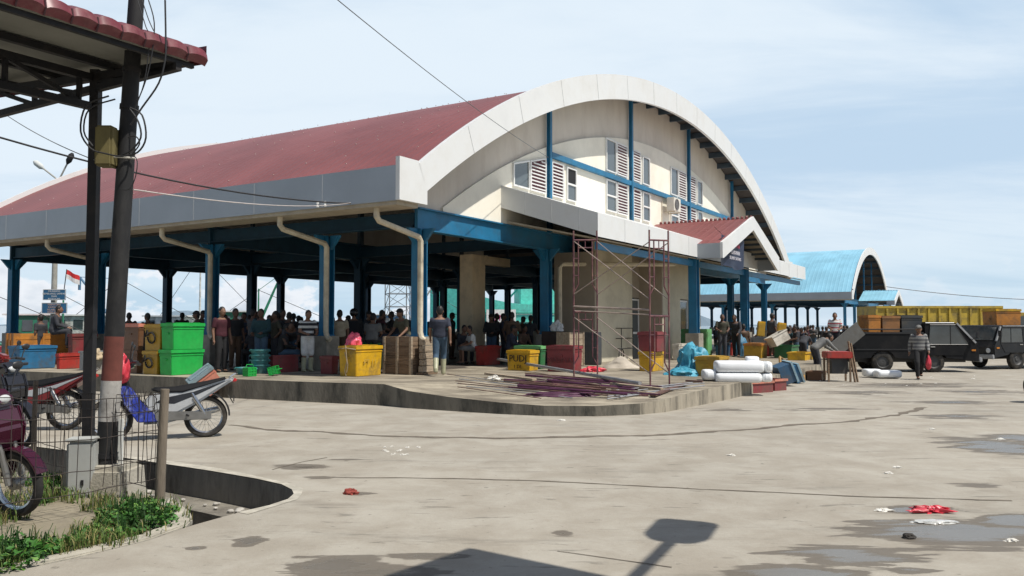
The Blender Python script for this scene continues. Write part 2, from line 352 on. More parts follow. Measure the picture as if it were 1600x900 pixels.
# ---------------------------------------------------------------- platform (raised floor with a sloping apron)
bpx = [(-420,575,.42),(-200,594,.43),(0,604,.44),(180,613,.44),(360,622,.44),(480,628,.44),(600,634,.45),(640,638,.345),(700,642,.275),(780,647,.22),(850,650,.19),(930,650.5,.19),(1000,648,.21),(1040,644,.25),(1080,636,.3),(1130,626,.33),(1172,616,.33)]
bnd = [(at_z(x, y), h) for x, y, h in bpx]
last = bnd[-1][0]
for k in (4, 9, 15, 22, 30, 45): bnd.append((last+UV*k, .35 if k < 5 else .4))
far = [(HL(46, 23), .42), (HL(-6, 23), .42)]
loop = bnd+far
def sdf(p):   # distance to the front boundary and its edge height
    best = (1e9, .42)
    for i in range(len(bnd)-1):
        a, ha = bnd[i]; b, hb = bnd[i+1]; ab = b-a; t_ = max(0, min(1, (p-a).dot(ab)/ab.length_squared)); q = a.lerp(b, t_); d = (p-q).length
        if d < best[0]: best = (d, ha+(hb-ha)*t_)
    return best
def plat_z(p):
    d, h = sdf(Vector((p.x, p.y, 0))); k = min(1, d/3.4); k = k*k*(3-2*k)
    if h > .42: k = min(1, d/.5)
    return h+(.42-h)*k
dense = []
for i in range(len(loop)):
    a, ha = loop[i]; b, hb = loop[(i+1) % len(loop)]; k = max(1, int((b-a).length/.5)) if i < len(bnd)-1 else 4
    for j in range(k): dense.append((a.lerp(b, j/k), ha+(hb-ha)*j/k))
V2 = [Vector((p.x, p.y)) for p, h in dense]; nd = len(V2); E2 = [(i, (i+1) % nd) for i in range(nd)]
inner = []
def inside(x, y):
    c = False; j = nd-1
    for i in range(nd):
        a, b = V2[i], V2[j]
        if (a.y > y) != (b.y > y) and x < (b.x-a.x)*(y-a.y)/(b.y-a.y)+a.x: c = not c
        j = i
    return c
for iu in range(-12, 100):
    for iv in range(-14, 46):
        u, v = iu*.5, iv*.5; 
        if (iu % 4 or iv % 4) and (v > 3 or u > 26): continue
        p = HL(u, v)
        if inside(p.x, p.y) and sdf(p)[0] > .3: inner.append(Vector((p.x, p.y)))
cv, ce, cf, *_ = delaunay_2d_cdt(V2+inner, E2, [list(range(nd))], 1, 1e-4)
M_plat = mat('apron_concrete', (.37, .325, .245), rough=.9, var=.3, scale=1.6, bump=.35, bscale=20, dirt=(.115,.095,.07), damt=.85, dscale=.9, dlo=.40, stretch=(.8,2.2,1))
s = MB(); zz = []
for p in cv: zz.append((p.x, p.y, plat_z(p)))
s.add(zz, cf)
for i_, f_ in enumerate(cf):
    cu = sum((Vector(zz[k]) for k in f_), Vector())/len(f_); hu, hv, _ = toHL(cu)
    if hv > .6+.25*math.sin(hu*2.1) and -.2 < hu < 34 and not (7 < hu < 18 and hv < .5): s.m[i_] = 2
for i in range(nd):
    a, b = V2[i], V2[(i+1) % nd]; s.mi = 1
    s.mi = 3 if (a.x < 1.75 and a.y < 30) else 1; s.add([(a.x,a.y,plat_z(a)),(b.x,b.y,plat_z(b)),(b.x,b.y,-.02),(a.x,a.y,-.02)], [(0,1,2,3)])
M_platwall = mat('platform_wall_streaked', (.36, .32, .25), rough=.95, var=.35, scale=2.5, bump=.5, bscale=30, dirt=(.045,.042,.034), damt=.95, dscale=2.6, stretch=(1.2,1.2,.22))
M_hallfloor = mat('shaded_wet_floor', (.13, .11, .09), rough=.5, var=.4, scale=1.2, dirt=(.05,.045,.04), damt=.8, dscale=1)  # wet floor; the shade under the hall roof is painted into it
plat = s.build('platform', [M_plat, M_platwall, M_hallfloor, mat('shaded_mossy_wall', (.17, .155, .125), rough=.95, var=.4, scale=2.2, bump=.6, bscale=22, dirt=(.03,.031,.026), damt=.95, dscale=2.0, stretch=(1,1,.35))]); tag(plat, kind='structure')  # mossy wall with the shade of its left-facing side put into the colour
PB = BVHTree.FromPolygons([Vector(p) for p in zz], cf)
def G(px, py):
    """where the line of sight through a photo pixel meets the platform or the yard"""
    d = ray(px, py); h = PB.ray_cast(CO, d)
    if h[0] is not None and h[0].z > .1: return h[0].copy()
    return at_z(px, py)
def FZ(x, y):
    h = PB.ray_cast(Vector((x, y, 5)), Vector((0, 0, -1))); return h[0].z if h[0] is not None else 0.0
def top_h(px_y, p):     # height above p that reaches photo row px_y at p's distance
    q = at_Y(proj(p)[0], px_y, p.y); return q.z-p.z
# ---------------------------------------------------------------- market halls
M_white = mat('white_cladding', (.72, .73, .72), rough=.42, var=.1, scale=.6, dirt=(.45,.42,.36), damt=.35, dscale=.6)
M_silver = mat('silver_cladding', (.36, .39, .42), rough=.4, metal=.2, var=.12, scale=.5)
M_cream = mat('cream_wall', (.90, .86, .74), rough=.85, var=.1, scale=.8, dirt=(.55,.50,.40), damt=.22, dscale=.7)
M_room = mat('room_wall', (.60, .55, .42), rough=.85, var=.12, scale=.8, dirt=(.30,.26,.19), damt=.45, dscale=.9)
M_beige = mat('beige_wall', (.72, .58, .39), rough=.85, var=.15, scale=.8, dirt=(.30,.25,.18), damt=.5)
M_pinkish = mat('upper_wall', (.70, .64, .56), rough=.85, var=.12, scale=.7, dirt=(.48,.40,.33), damt=.35, stretch=(1,1,.4))
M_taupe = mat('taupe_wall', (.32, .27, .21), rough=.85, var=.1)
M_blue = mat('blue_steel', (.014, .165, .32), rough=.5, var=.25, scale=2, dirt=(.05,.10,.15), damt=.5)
M_dblue = mat('shaded_blue_steel', (.008, .05, .09), rough=.6, var=.3)  # blue steel again, with the inner hall's shade put into its colour
M_pipe = mat('cream_pipe', (.62, .56, .43), rough=.6, var=.2, dirt=(.2,.16,.11), damt=.5, dscale=2)
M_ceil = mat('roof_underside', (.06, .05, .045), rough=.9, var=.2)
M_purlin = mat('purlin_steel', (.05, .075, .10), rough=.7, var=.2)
M_ped = mat('pedestal_concrete', (.36, .33, .27), rough=.9, var=.3, bump=.4, dirt=(.12,.11,.09), damt=.6)
M_winframe = mat('window_frame', (.78, .78, .76), rough=.5, var=.08)
M_louvre = mat('louvre_maroon', (.11, .03, .045), rough=.8, var=.2)  # maroon pane behind the window slats
M_glass = mat('window_glass', (.10, .12, .13), rough=.08, var=.1, spec=.8)
M_soffit = mat('soffit_panel', (.42, .37, .29), rough=.9, var=.2, dirt=(.2,.15,.1), damt=.4)
def roof_mat(name, col, rib):
    m = bpy.data.materials.new(name); t = nt(m); global N, L
    N = t.nodes; L = t.links; b = N['Principled BSDF']; tc = N.new('ShaderNodeTexCoord'); o = tc.outputs['Object']
    n = noise_n(o, .35, 8, .6); n2_ = noise_n(o, 6, 6, .7)
    mx = N.new('ShaderNodeMix'); mx.data_type = 'RGBA'; mx.blend_type = 'MULTIPLY'; mx.inputs['Factor'].default_value = 1; mx.inputs['A'].default_value = (*col, 1)
    L.new(math_n('ADD', math_n('ADD', smooth_n(n, .3, .7, .78, 1.05), math_n('MULTIPLY', n2_, .2)), -.06), mx.inputs['B'])
    L.new(mx.outputs['Result'], b.inputs['Base Color']); b.inputs['Roughness'].default_value = .5
    sp = N.new('ShaderNodeSeparateXYZ'); L.new(o, sp.inputs[0])
    f = math_n('ABSOLUTE', math_n('SUBTRACT', math_n('FRACT', math_n('DIVIDE', sp.outputs[1], rib)), .5))
    h = smooth_n(f, .28, .42); bp = N.new('ShaderNodeBump'); bp.inputs['Strength'].default_value = .4; bp.inputs['Distance'].default_value = .03; L.new(h, bp.inputs['Height']); L.new(bp.outputs[0], b.inputs['Normal'])
    return m
M_redroof = roof_mat('red_metal_roof', (.222, .070, .066), .33)
M_blueroof = roof_mat('blue_metal_roof', (.24, .50, .64), .45)
M_screw = mat('roof_screw_cap', (.6, .5, .45), rough=.4, var=.1)

def hall(name, org_uv, nb, s_, vdepth, vrows, roofm, label, cat, detail, porch_out, grp=None, zfloor=.42, edge_white=M_white):
    O = HL(*org_uv); T = empty(name, O, YAW, label, cat, grp)
    W = nb*s_; uc = W/2; ov = 2.3; hw = uc+ov; rise = 6.47; RR = (hw*hw+rise*rise)/(2*rise); zt = 11.5
    VF, VB = -1.2, vdepth
    def za(u, top=zt, rr=RR): return top-(rr-math.sqrt(rr*rr-(u-uc)**2))
    NU = 72
    us = [-ov+.05+(2*hw-.1)*i/NU for i in range(NU+1)]
    s = MB(); vs = []
    for u in us:
        z = za(u, zt-.2); vs += [(u, VF+.12, z), (u, VB, z)]
    s.add(vs, [(2*i, 2*i+2, 2*i+3, 2*i+1) for i in range(NU)]); roof = s.build('roof', roofm, T, smooth='full')
    if detail:
        s = MB()
        for i in range(2, 46):
            u = us[i*NU//46] if i < 46 else 0
            for j in range(20):
                v = VF+.8+j*(VB-VF-1.2)/19.2+random.uniform(-.5,.5); z = za(u, zt-.2); s.cbox((u+random.uniform(-.2,.2), v, z+.004), (.03, .03, .016))
        tag(s.build('roof_screws', M_screw, roof), kind='stuff')
    s = MB(); vs = []
    for u in us:
        z = za(u, zt-.2)-.1; vs += [(u, VF+.14, z), (u, VB-.02, z)]
    s.add(vs, [(2*i, 2*i+1, 2*i+3, 2*i+2) for i in range(NU)]); s.build('ceiling', M_ceil, T)
    # purlins along the hall
    npur = 30 if detail else 16
    for i in range(1, npur):
        a = -math.asin(hw/RR)+2*math.asin(hw/RR)*i/npur; u = uc+RR*math.sin(a)
        if abs(u-uc) > hw-1: continue
        z = za(u, zt-.2)-.24; s = MB(); s.box((u-.05, VF+.13, z-.13), (u+.05, VB-.1, z+.12)); s.build('purlin', M_purlin, T)
    # white arched gable fascia (front and back)
    def zi(u): 
        r2 = 5.66; h2 = hw-1.06; rr = (h2*h2+r2*r2)/(2*r2); return 10.6-(rr-math.sqrt(rr*rr-(u-uc)**2))
    A = [-ov+.72+(2*hw-1.44)*i/NU for i in range(NU+1)]; B = [-ov+1.06+(2*hw-2.12)*i/NU for i in range(NU+1)]
    for v0, v1, nm in ((VF, VF+.12, 'gable_fascia'), (VB, VB+.12, 'gable_fascia')):
        s = MB(); vs = []
        for a, b in zip(A, B):
            vs += [(a, v0, za(a)), (b, v0, zi(b)), (a, v1, za(a)), (b, v1, zi(b))]
        fs = []
        for i in range(NU):
            o = 4*i; fs += [(o, o+1, o+5, o+4), (o+2, o+6, o+7, o+3), (o, o+4, o+6, o+2), (o+1, o+3, o+7, o+5)]
        s.add(vs, fs)
        for sg in (0, 1):
            x = lambda u: u if sg == 0 else 2*uc-u
            s.prism([(x(-ov), 4.6), (x(-ov), 5.62), (x(-ov+.72), 5.62), (x(-ov+1.06), zi(-ov+1.06)), (x(-ov+1.06), 4.6)], v0, v1, 'y')
        fo = s.build(nm, M_white if v0 < 0 or detail else M_white, T)
        if detail and v0 < 0:
            s = MB(); M_seam = mat('cladding_seam', (.50, .51, .51), var=.1)
            for k in range(4, NU, 5):
                a, b = A[k], B[k]; s.bar((a, v0-.003, za(a)-.01), (b, v0-.003, zi(b)+.01), .012, .006, up=(0,1,0))
            s.build('seam', M_seam, fo)
    # side fascia, gutter and soffit
    for sg in (0, 1):
        x0, x1 = (-ov, -ov+.06) if sg == 0 else (2*uc+ov-.06, 2*uc+ov)
        s = MB(); s.box((x0, VF+.122, 4.59), (x1, VB-.002, 5.42)); so_ = s.build('side_fascia', M_silver, T)
        if detail:
            s = MB()
            for k in range(1, 9): v = VF+k*2.45; s.box((x0-.004, v, 4.6), (x0+.003, v+.012, 5.41))
            s.build('seam', mat('cladding_seam', (.50,.51,.51)), so_)
        xa, xb = (-ov+.062, -ov+.85) if sg == 0 else (2*uc+ov-.85, 2*uc+ov-.062)
        s = MB(); s.box((xa, VF+.13, 4.5), (xb, VB-.01, 4.62)); s.build('gutter', M_soffit, T)
    # columns with pedestals
    cols = []
    for i in range(nb+1):
        for v in vrows:
            if i not in (0,) and abs(v-3.3) < .1: continue
            cols.append((i*s_, v))
    for (u, v) in cols:
        if detail and abs(u-2*s_) < .1 and v == 0: zb = zfloor
        s = MB(); z0 = 1.38; z1 = 4.2; hw_ = .15
        s.box((u-.15, v-.15, z0), (u-.11, v+.15, z1)); s.box((u+.11, v-.15, z0), (u+.15, v+.15, z1)); s.box((u-.11, v-.02, z0), (u+.11, v+.02, z1))
        s.box((u-.17, v-.17, z0-.002), (u+.17, v+.17, z0+.03))
        for d in ((1,0),(-1,0),(0,1),(0,-1)):
            if d[0]: s.prism([(u+d[0]*.15, z1-.4), (u+d[0]*.15, z1), (u+d[0]*.5, z1)], v-.05, v+.05, 'y')
            else: s.prism([(v+d[1]*.15, z1-.4), (v+d[1]*.15, z1), (v+d[1]*.5, z1)], u-.05, u+.05, 'x')
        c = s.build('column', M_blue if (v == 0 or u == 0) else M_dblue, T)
        s = MB(); s.box((u-.26, v-.26, zfloor-.02), (u+.26, v+.26, z0-.003)); s.build('pedestal', M_ped, c, bevel=.015)
    # beams
    for v in vrows:
        if abs(v-3.3) < .1: continue
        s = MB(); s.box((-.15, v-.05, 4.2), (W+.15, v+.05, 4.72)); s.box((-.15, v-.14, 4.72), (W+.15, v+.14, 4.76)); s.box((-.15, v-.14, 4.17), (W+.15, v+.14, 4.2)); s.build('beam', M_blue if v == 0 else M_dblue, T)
    for i in range(nb+1):
        s = MB(); s.box((i*s_-.05, .15, 4.303), (i*s_+.05, vrows[-1]-.15, 4.65)); s.box((i*s_-.12, .15, 4.273), (i*s_+.12, vrows[-1]-.15, 4.303)); s.build('beam', M_dblue, T)
        # roof truss from the beam up to the vault
        s = MB(); 
        for v in vrows[1:-1]:
            zt_ = za(i*s_, zt-.5)
            if zt_ > 5.2: s = MB(); s.bar((i*s_, v, 4.76), (i*s_, v, zt_), .14, .14); s.build('truss_post', M_purlin, T)
    # gable walls above the beam
    def zarc(u, top, r): return top-(r-math.sqrt(max(0, r*r-(u-uc)**2)))
    for v0, sg in ((0, 1), (vrows[-1], -1)):
        s = MB(); up = [(u, za(u, zt-.32)) for u in us if -.9 < u < W+.9 and za(u, zt-.32) > 4.8]
        s.prism([(up[0][0], 4.765)]+up+[(up[-1][0], 4.765)], v0+.02*sg, v0+.1*sg, 'y'); gw = s.build('gable_wall', M_pinkish, T) if detail else None
        if sg == 1 and detail:
            topz = 9.35
            lo = [(u, zarc(u, topz, RR*.97)) for u in us if -.1 < u < W+.1 and zarc(u, topz, RR*.97) > 4.85]
            s = MB(); s.prism([(lo[0][0], 4.77)]+lo+[(lo[-1][0], 4.77)], -.06, .02, 'y'); s.build('lower_wall', M_cream, gw)
    # gable posts and rail
    for i in range(nb+1):
        u = i*s_; zt_ = za(u, zt-.35)
        if zt_ < 6.6: continue
        s = MB(); s.box((u-.065, -.21, 4.763), (u+.065, -.19, zt_)); s.box((u-.065, -.09, 4.763), (u+.065, -.07, zt_)); s.box((u-.015, -.19, 4.763), (u+.015, -.09, zt_)); s.build('gable_post', M_blue, T)
    if not detail: continue_ = 0
    rl = [] if not detail else [i for i in range(nb+1) if za(i*s_, 9.3) > 7.45]
    if rl:
        s = MB(); a, b = rl[0]*s_, rl[-1]*s_
        for k in range(rl[0], rl[-1]): s.box((k*s_+.1, -.2, 7.28), ((k+1)*s_-.1, -.065, 7.46))
        s.box((b+.1, -.2, 7.28), (b+2.5, -.065, 7.46)); s.build('gable_rail', M_blue, T)
    # canopy and porch in front
    c0, c1 = 3.9, W-3.9
    if detail:
        s = MB(); s.prism([(-.06, 5.92), (-3.3, 4.86), (-3.3, 4.18), (-.06, 5.24)], c0, c1, 'x'); can = s.build('canopy', M_white, T)
        s = MB(); s.box((c0-.004, -3.29, 4.3), (c0-.002, -3.28, 4.8)); 
        for k in range(1, 4):
            v = -k*.9; z = 5.92+(5.92-4.86)*(v/3.24); s.box((c0-.006, v-.006, z-.66), (c0+.002, v+.006, z-.02))
        for k in range(1, 14):
            u = c0+k*(c1-c0)/14; s.box((u-.006, -3.306, 4.19), (u+.006, -3.29, 4.85))
        s.build('seam', mat('cladding_seam', (.50,.51,.51)), can)
        s = MB(); s.prism([(-.1, 4.86), (-3.2, 4.16), (-3.2, 4.12), (-.1, 4.82)], c0+.3, c1-.3, 'x'); s.build('canopy_soffit', M_soffit, T)
    pu = uc-.6 if detail else uc; hwp = 4.1; vp = -4.25-porch_out
    s = MB(); s.add([(pu-hwp, vp+.1, 4.66), (pu, vp+.1, 6.02), (pu+hwp, vp+.1, 4.66), (pu-hwp, -.08, 4.66), (pu, -.08, 6.02), (pu+hwp, -.08, 4.66)], [(0,1,4,3), (1,2,5,4)]); pr = s.build('porch_roof', roofm, T)
    s = MB(); s.add([(pu-hwp, vp+.1, 4.58), (pu, vp+.1, 5.92), (pu+hwp, vp+.1, 4.58), (pu-hwp, -.08, 4.58), (pu, -.08, 5.92), (pu+hwp, -.08, 4.58)], [(0,1,4,3), (1,2,5,4)]); s.build('porch_lining', M_soffit, pr)
    s = MB()
    for k in range(1, 8):
        for q in (-1, 1):
            u = pu+q*hwp*k/8; z = 5.85-1.34*k/8; s.box((u-.04, vp+.15, z-.1), (u+.04, -.1, z))
    s.build('porch_rafter', M_purlin, pr)
    s = MB(); s.prism([(pu-hwp, 4.69), (pu, 6.08), (pu+hwp, 4.69), (pu+hwp, 4.1), (pu+hwp-.3, 4.1), (pu, 5.52), (pu-hwp+.12, 4.12), (pu-hwp, 4.12)], vp, vp+.1, 'y'); s.build('porch_fascia', M_white, T)
    for q in (-1, 1):
        s = MB(); x = pu+q*hwp; s.box((min(x, x-q*.06), vp+.102, 4.12), (max(x, x-q*.06), -3.302 if porch_out < 1 else -3.302, 4.67)); s.build('porch_side_fascia', M_silver, T)
    s = MB(); nn_ = 22
    for k in range(nn_): v = vp+.1+k*(-.1-vp-.1)/nn_; s.ball((pu, v, 6.05), .07, 5)
    s.build('ridge_cap', roofm, pr)
    pc = [12.6-17+uc, 19.2-17+uc] if detail else [pu-3.6, pu+3.6]
    for u in pc:
        v = -3.05 if detail else vp+.7
        s = MB(); s.box((u-.16, v-.16, 1.38), (u-.12, v+.16, 4.3)); s.box((u+.12, v-.16, 1.38), (u+.16, v+.16, 4.3)); s.box((u-.12, v-.03, 1.38), (u+.12, v+.03, 4.3)); c = s.build('porch_column', M_blue, T)
        s = MB(); s.box((u-.26, v-.26, .3), (u+.26, v+.26, 1.377)); s.build('pedestal', M_ped, c, bevel=.015)
    s = MB(); v = -3.05 if detail else vp+.7; s.box((c0+.4, v-.05, 3.86), (pc[0]-.16, v+.05, 4.08)); s.box((pc[0]+.16, v-.05, 3.86), (pc[1]-.16, v+.05, 4.08)); s.box((pc[1]+.16, v-.05, 3.86), (c1-.4, v+.05, 4.08)); s.build('porch_beam', M_blue, T)
    return T
H1 = hall('market_hall', (0, 0), 5, 6.8, 20.4, [0, 3.3, 8.2, 14.2, 19.8], M_redroof, 'open market hall with red vaulted roof, white arched gable and blue steel columns', 'market hall', True, 0)
H2 = hall('market_hall', (84, 4), 4, 6.4, 20.4, [0, 8.2, 14.2, 19.8], M_blueroof, 'open market hall with sky blue vaulted roof beyond the red one', 'market hall', False, 0)
for o in bpy.data.objects:
    if o.parent == H2 and o.name.startswith('gable_wall'): pass
# details of the near hall: all in its local frame
def hp(name, mb, m, parent=None, **k): return mb.build(name, m, parent or H1, **k)
def window(u0, u1, z0, z1, kind, dark=False, ztop2=None):
    f = MB(); y0, y1 = -.13, -.062; t_ = .05; zt2 = ztop2 if ztop2 else z1
    f.box((u0, y0, z0), (u0+t_, y1, z1)); f.box((u1-t_, y0, z0), (u1, y1, zt2)); f.box((u0+t_, y0, z0), (u1-t_, y1, z0+t_))
    f.prism([(u0+t_, z1-t_), (u1-t_, zt2-t_), (u1-t_, zt2), (u0+t_, z1)], y0, y1, 'y')
    if kind == 'double': f.box((u0+t_, y0, (z0+z1)/2-.03), (u1-t_, y1, (z0+z1)/2+.03))
    w_ = hp('window', f, M_winframe)
    g_ = MB(); g_.prism([(u0+t_, z0+t_), (u1-t_, z0+t_), (u1-t_, zt2-t_), (u0+t_, z1-t_)], -.085, -.07, 'y'); 
    if kind == 'louvre':
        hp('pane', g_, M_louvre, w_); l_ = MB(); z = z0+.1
        while z < zt2-.09:
            ua = u0+t_ if z < z1-.09 else u0+t_+(z-z1+.1)/(zt2-z1+.001)*(u1-u0)
            if ua < u1-t_-.05: l_.box((ua, -.125, z), (u1-t_, -.087, z+.036))
            z += .115
        hp('slat', l_, M_winframe, w_)
    else: hp('pane', g_, M_glass, w_)
    if dark:
        d_ = MB(); d_.box((u0+t_, -.09, (z0+z1)/2+.06), (u1-t_, -.068, z1-t_)); hp('open_pane', d_, mat('dark_opening', (.01,.01,.012)), w_)
p = 6.8
window(4.55, 5.55, 6.0, 6.72, 'glass', ztop2=6.95); window(5.6, 6.62, 6.0, 6.97, 'louvre', ztop2=7.2); window(7.02, 7.85, 6.0, 7.2, 'louvre'); window(8.1, 8.82, 6.0, 7.18, 'double', True)
for i in (2, 3):
    p = 6.8*i
    for z0, z1, k in ((7.55, 8.82, 'glass'), (6.02, 7.24, 'double')):
        window(p-2.3, p-1.38, z0, z1, k); window(p-1.32, p-.3, z0, z1, 'louvre'); window(p+.25, p+1.05, z0, z1, 'louvre'); window(p+1.25, p+2.02, z0-(.0), z1-(.08 if k == 'glass' else 0), k)
# downpipes
for v in (0, 3.3, 8.2, 14.2):
    s = MB(); pts = [(-2.0, v-.25, 4.5), (-2.0, v-.25, 4.3), (-1.9, v-.25, 4.2), (-.36, v-.25, 3.95), (-.28, v-.25, 3.85), (-.28, v-.25, 1.5), (-.28, v-.3, 1.35), (-.28, v-.42, 1.28)]
    s.tube(pts, .075, 8); hp('downpipe', s, M_pipe, smooth=True)
s = MB(); s.tube([(11.2, -2.9, 4.2), (11.2, -2.9, 3.95), (11.1, -2.85, 3.85), (7.3, -.35, 3.72), (7.2, -.3, 3.6), (7.2, -.3, 1.5), (7.2, -.4, 1.3)], .075, 8); hp('downpipe', s, M_pipe, smooth=True)
# air conditioner on the gable
ac = MB(); ac.cbox((17.6, -.42, 6.98), (.85, .34, .6)); aco = hp('air_conditioner', ac, mat('ac_casing', (.72,.70,.62), rough=.5, var=.1), bevel=.02)
a2 = MB(); a2.lathe([(.02, 0), (.22, 0), (.24, .02), (.24, -.01)], 20, Matrix.Translation((17.52, -.6, 6.98)) @ Matrix.Rotation(R(90), 4, 'X')); hp('fan_grille', a2, mat('ac_grille', (.12,.12,.12)), aco)
a3 = MB(); a3.bar((17.3, -.06, 6.65), (17.3, -.6, 6.65), .04); a3.bar((17.9, -.06, 6.65), (17.9, -.6, 6.65), .04); a3.bar((17.05, -.08, 7.1), (17.05, -.08, 6.1), .04); hp('bracket', a3, M_pipe, aco)
# ground floor rooms under the canopy
Z0 = .4
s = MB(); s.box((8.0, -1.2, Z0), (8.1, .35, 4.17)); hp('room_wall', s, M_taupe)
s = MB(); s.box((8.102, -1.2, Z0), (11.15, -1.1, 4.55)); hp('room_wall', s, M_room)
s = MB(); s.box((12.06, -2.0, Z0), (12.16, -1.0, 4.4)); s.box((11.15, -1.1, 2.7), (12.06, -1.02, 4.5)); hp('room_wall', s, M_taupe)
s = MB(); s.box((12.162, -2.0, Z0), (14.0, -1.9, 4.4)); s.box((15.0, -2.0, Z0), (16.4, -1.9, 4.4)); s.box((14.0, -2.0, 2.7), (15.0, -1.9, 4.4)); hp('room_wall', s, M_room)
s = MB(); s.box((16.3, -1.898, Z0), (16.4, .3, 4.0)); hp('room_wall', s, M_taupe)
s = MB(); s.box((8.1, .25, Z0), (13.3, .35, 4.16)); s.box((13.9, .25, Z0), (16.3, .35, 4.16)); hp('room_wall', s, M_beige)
for u0, v in ((11.18, -1.09), (14.07, -1.96)):
    s = MB(); s.box((u0, v, Z0+.02), (u0+.06, v+.06, 2.66)); s.box((u0+.8, v, Z0+.02), (u0+.86, v+.06, 2.66)); s.box((u0+.06, v, 2.6), (u0+.8, v+.06, 2.66)); s.box((u0+.06, v, 1.35), (u0+.8, v+.05, 1.43)); d = hp('door', s, M_winframe)
    s = MB(); s.box((u0+.06, v+.02, Z0+.02), (u0+.8, v+.04, 1.35)); s.box((u0+.06, v+.02, 1.43), (u0+.8, v+.04, 2.6)); hp('door_pane', s, M_glass, d)
    s = MB(); s.cbox((u0+.7, v-.02, 1.3), (.03, .05, .16)); hp('handle', s, M_silver, d)
# beige masonry pillar inside with its lintel
s = MB(); s.box((6.68, 2.88, Z0), (7.5, 3.42, 4.16)); hp('pillar', s, M_beige, bevel=.01)
s = MB(); s.box((7.502, 2.95, 3.86), (9.3, 3.2, 4.16)); hp('lintel', s, M_beige)
# banner hung under the porch gable
bT = empty('banner', HL(16.0, -4.05, 0), YAW, 'dark navy printed banner with red and white lettering hung under the porch gable', 'banner')
s = MB(); nb_ = 10; vs = []
for i in range(nb_+1):
    x = -3.2+2.75*i/nb_; y = .05*math.sin(i*1.1); vs += [(x, y, 5.05-.02*math.sin(i*.9)), (x, y+.03, 3.86+.05*math.sin(i*.7))]
s.add(vs, [(2*i, 2*i+1, 2*i+3, 2*i+2) for i in range(nb_)]); s.build('sheet', mat('navy_banner', (.022, .035, .075), rough=.6, var=.3), bT, smooth='full')
Mt = Matrix.Translation((-1.82, -.085, 0)) @ Matrix.Rotation(R(90), 4, 'X')
red_t = mat('banner_red', (.6, .04, .07)); wh_t = mat('banner_white', (.75, .72, .78))
text_mesh('lettering', 'PELABUHAN', .26, Matrix.Translation((-1.9, -.085, 4.72)) @ Matrix.Rotation(R(90), 4, 'X'), red_t, bT)
text_mesh('lettering', 'PERIKANAN', .22, Matrix.Translation((-1.75, -.085, 4.44)) @ Matrix.Rotation(R(90), 4, 'X'), wh_t, bT)
text_mesh('lettering', 'SELAMAT DATANG', .17, Matrix.Translation((-1.75, -.085, 4.22)) @ Matrix.Rotation(R(90), 4, 'X'), wh_t, bT)
s = MB(); s.bar((-3.15, 0, 5.04), (-3.4, .2, 5.3), .01); s.bar((-.5, 0, 5.04), (-.4, .2, 5.4), .01); s.build('cord', mat('cord_black', (.02,.02,.02)), bT)

s = MB()
for k in range(2): s.lathe([(.001, 0), (.035, .0), (.035, .04), (.02, .05), (.02, .07), (.035, .08), (.035, .12), (.001, .13)], 10, Matrix.Translation((-2.36, 1.1+k*.25, 4.6)))
hp('insulator', s, M_winframe)
# ---------------------------------------------------------------- people
M_skin = mat('brown_skin', (.20, .105, .065), rough=.6, var=.1, scale=8)
M_hair = mat('black_hair', (.012, .010, .009), rough=.6, var=.3, scale=30)
def cloth(name, col, **k): return mat(name, col, rough=.9, var=.3, scale=7, bump=.35, bscale=14, **k)
C_black = cloth('black_cloth', (.018, .018, .02)); C_dark = cloth('charcoal_cloth', (.04, .042, .05)); C_navy = cloth('navy_cloth', (.026, .032, .052)); C_jean = cloth('blue_denim', (.05, .09, .14))
C_white = cloth('white_cloth', (.62, .62, .6)); C_grey = cloth('grey_cloth', (.17, .17, .165)); C_maroon = cloth('maroon_cloth', (.06, .012, .02)); C_olive = cloth('olive_cloth', (.12, .115, .075)); C_sand = cloth('sand_cloth', (.38, .33, .24)); C_teal = cloth('teal_cloth', (.03, .13, .15)); C_brown = cloth('brown_cloth', (.09, .055, .035)); C_red = cloth('red_cloth', (.4, .03, .04))
M_boot = mat('rubber_boot', (.42, .42, .28), rough=.45, var=.3, dirt=(.12,.10,.06), damt=.7); M_shoe = mat('dark_sandal', (.03, .025, .02), rough=.8)
def stripes(name, a, b, per, duty, z0=0):
    m = bpy.data.materials.new(name); t = nt(m); global N, L
    N = t.nodes; L = t.links; bs = N['Principled BSDF']; bs.inputs['Roughness'].default_value = .9
    tc = N.new('ShaderNodeTexCoord'); sp = N.new('ShaderNodeSeparateXYZ'); L.new(tc.outputs['Object'], sp.inputs[0])
    f = math_n('FRACT', math_n('DIVIDE', math_n('ADD', sp.outputs[2], z0), per)); mx = N.new('ShaderNodeMix'); mx.data_type = 'RGBA'
    L.new(math_n('GREATER_THAN', f, duty), mx.inputs['Factor']); mx.inputs['A'].default_value = (*a, 1); mx.inputs['B'].default_value = (*b, 1); L.new(mx.outputs['Result'], bs.inputs['Base Color'])
    return m
C_stripe = stripes('striped_cloth', (.02,.022,.03), (.50,.51,.5), .14, .52); C_rstripe = stripes('red_striped_cloth', (.6,.6,.58), (.4,.04,.06), .16, .72)
C_check = stripes('grey_check_cloth', (.10,.10,.105), (.24,.24,.23), .11, .5)
BASE = dict(pel=(0,0,.94), neck=(0,.01,1.42), head=(0,-.02,1.575), sh=(.185,.01,1.36), el=(.235,.03,1.09), wr=(.25,-.04,.85), hip=(.085,0,.92), kn=(.095,-.02,.50), an=(.1,.02,.085))
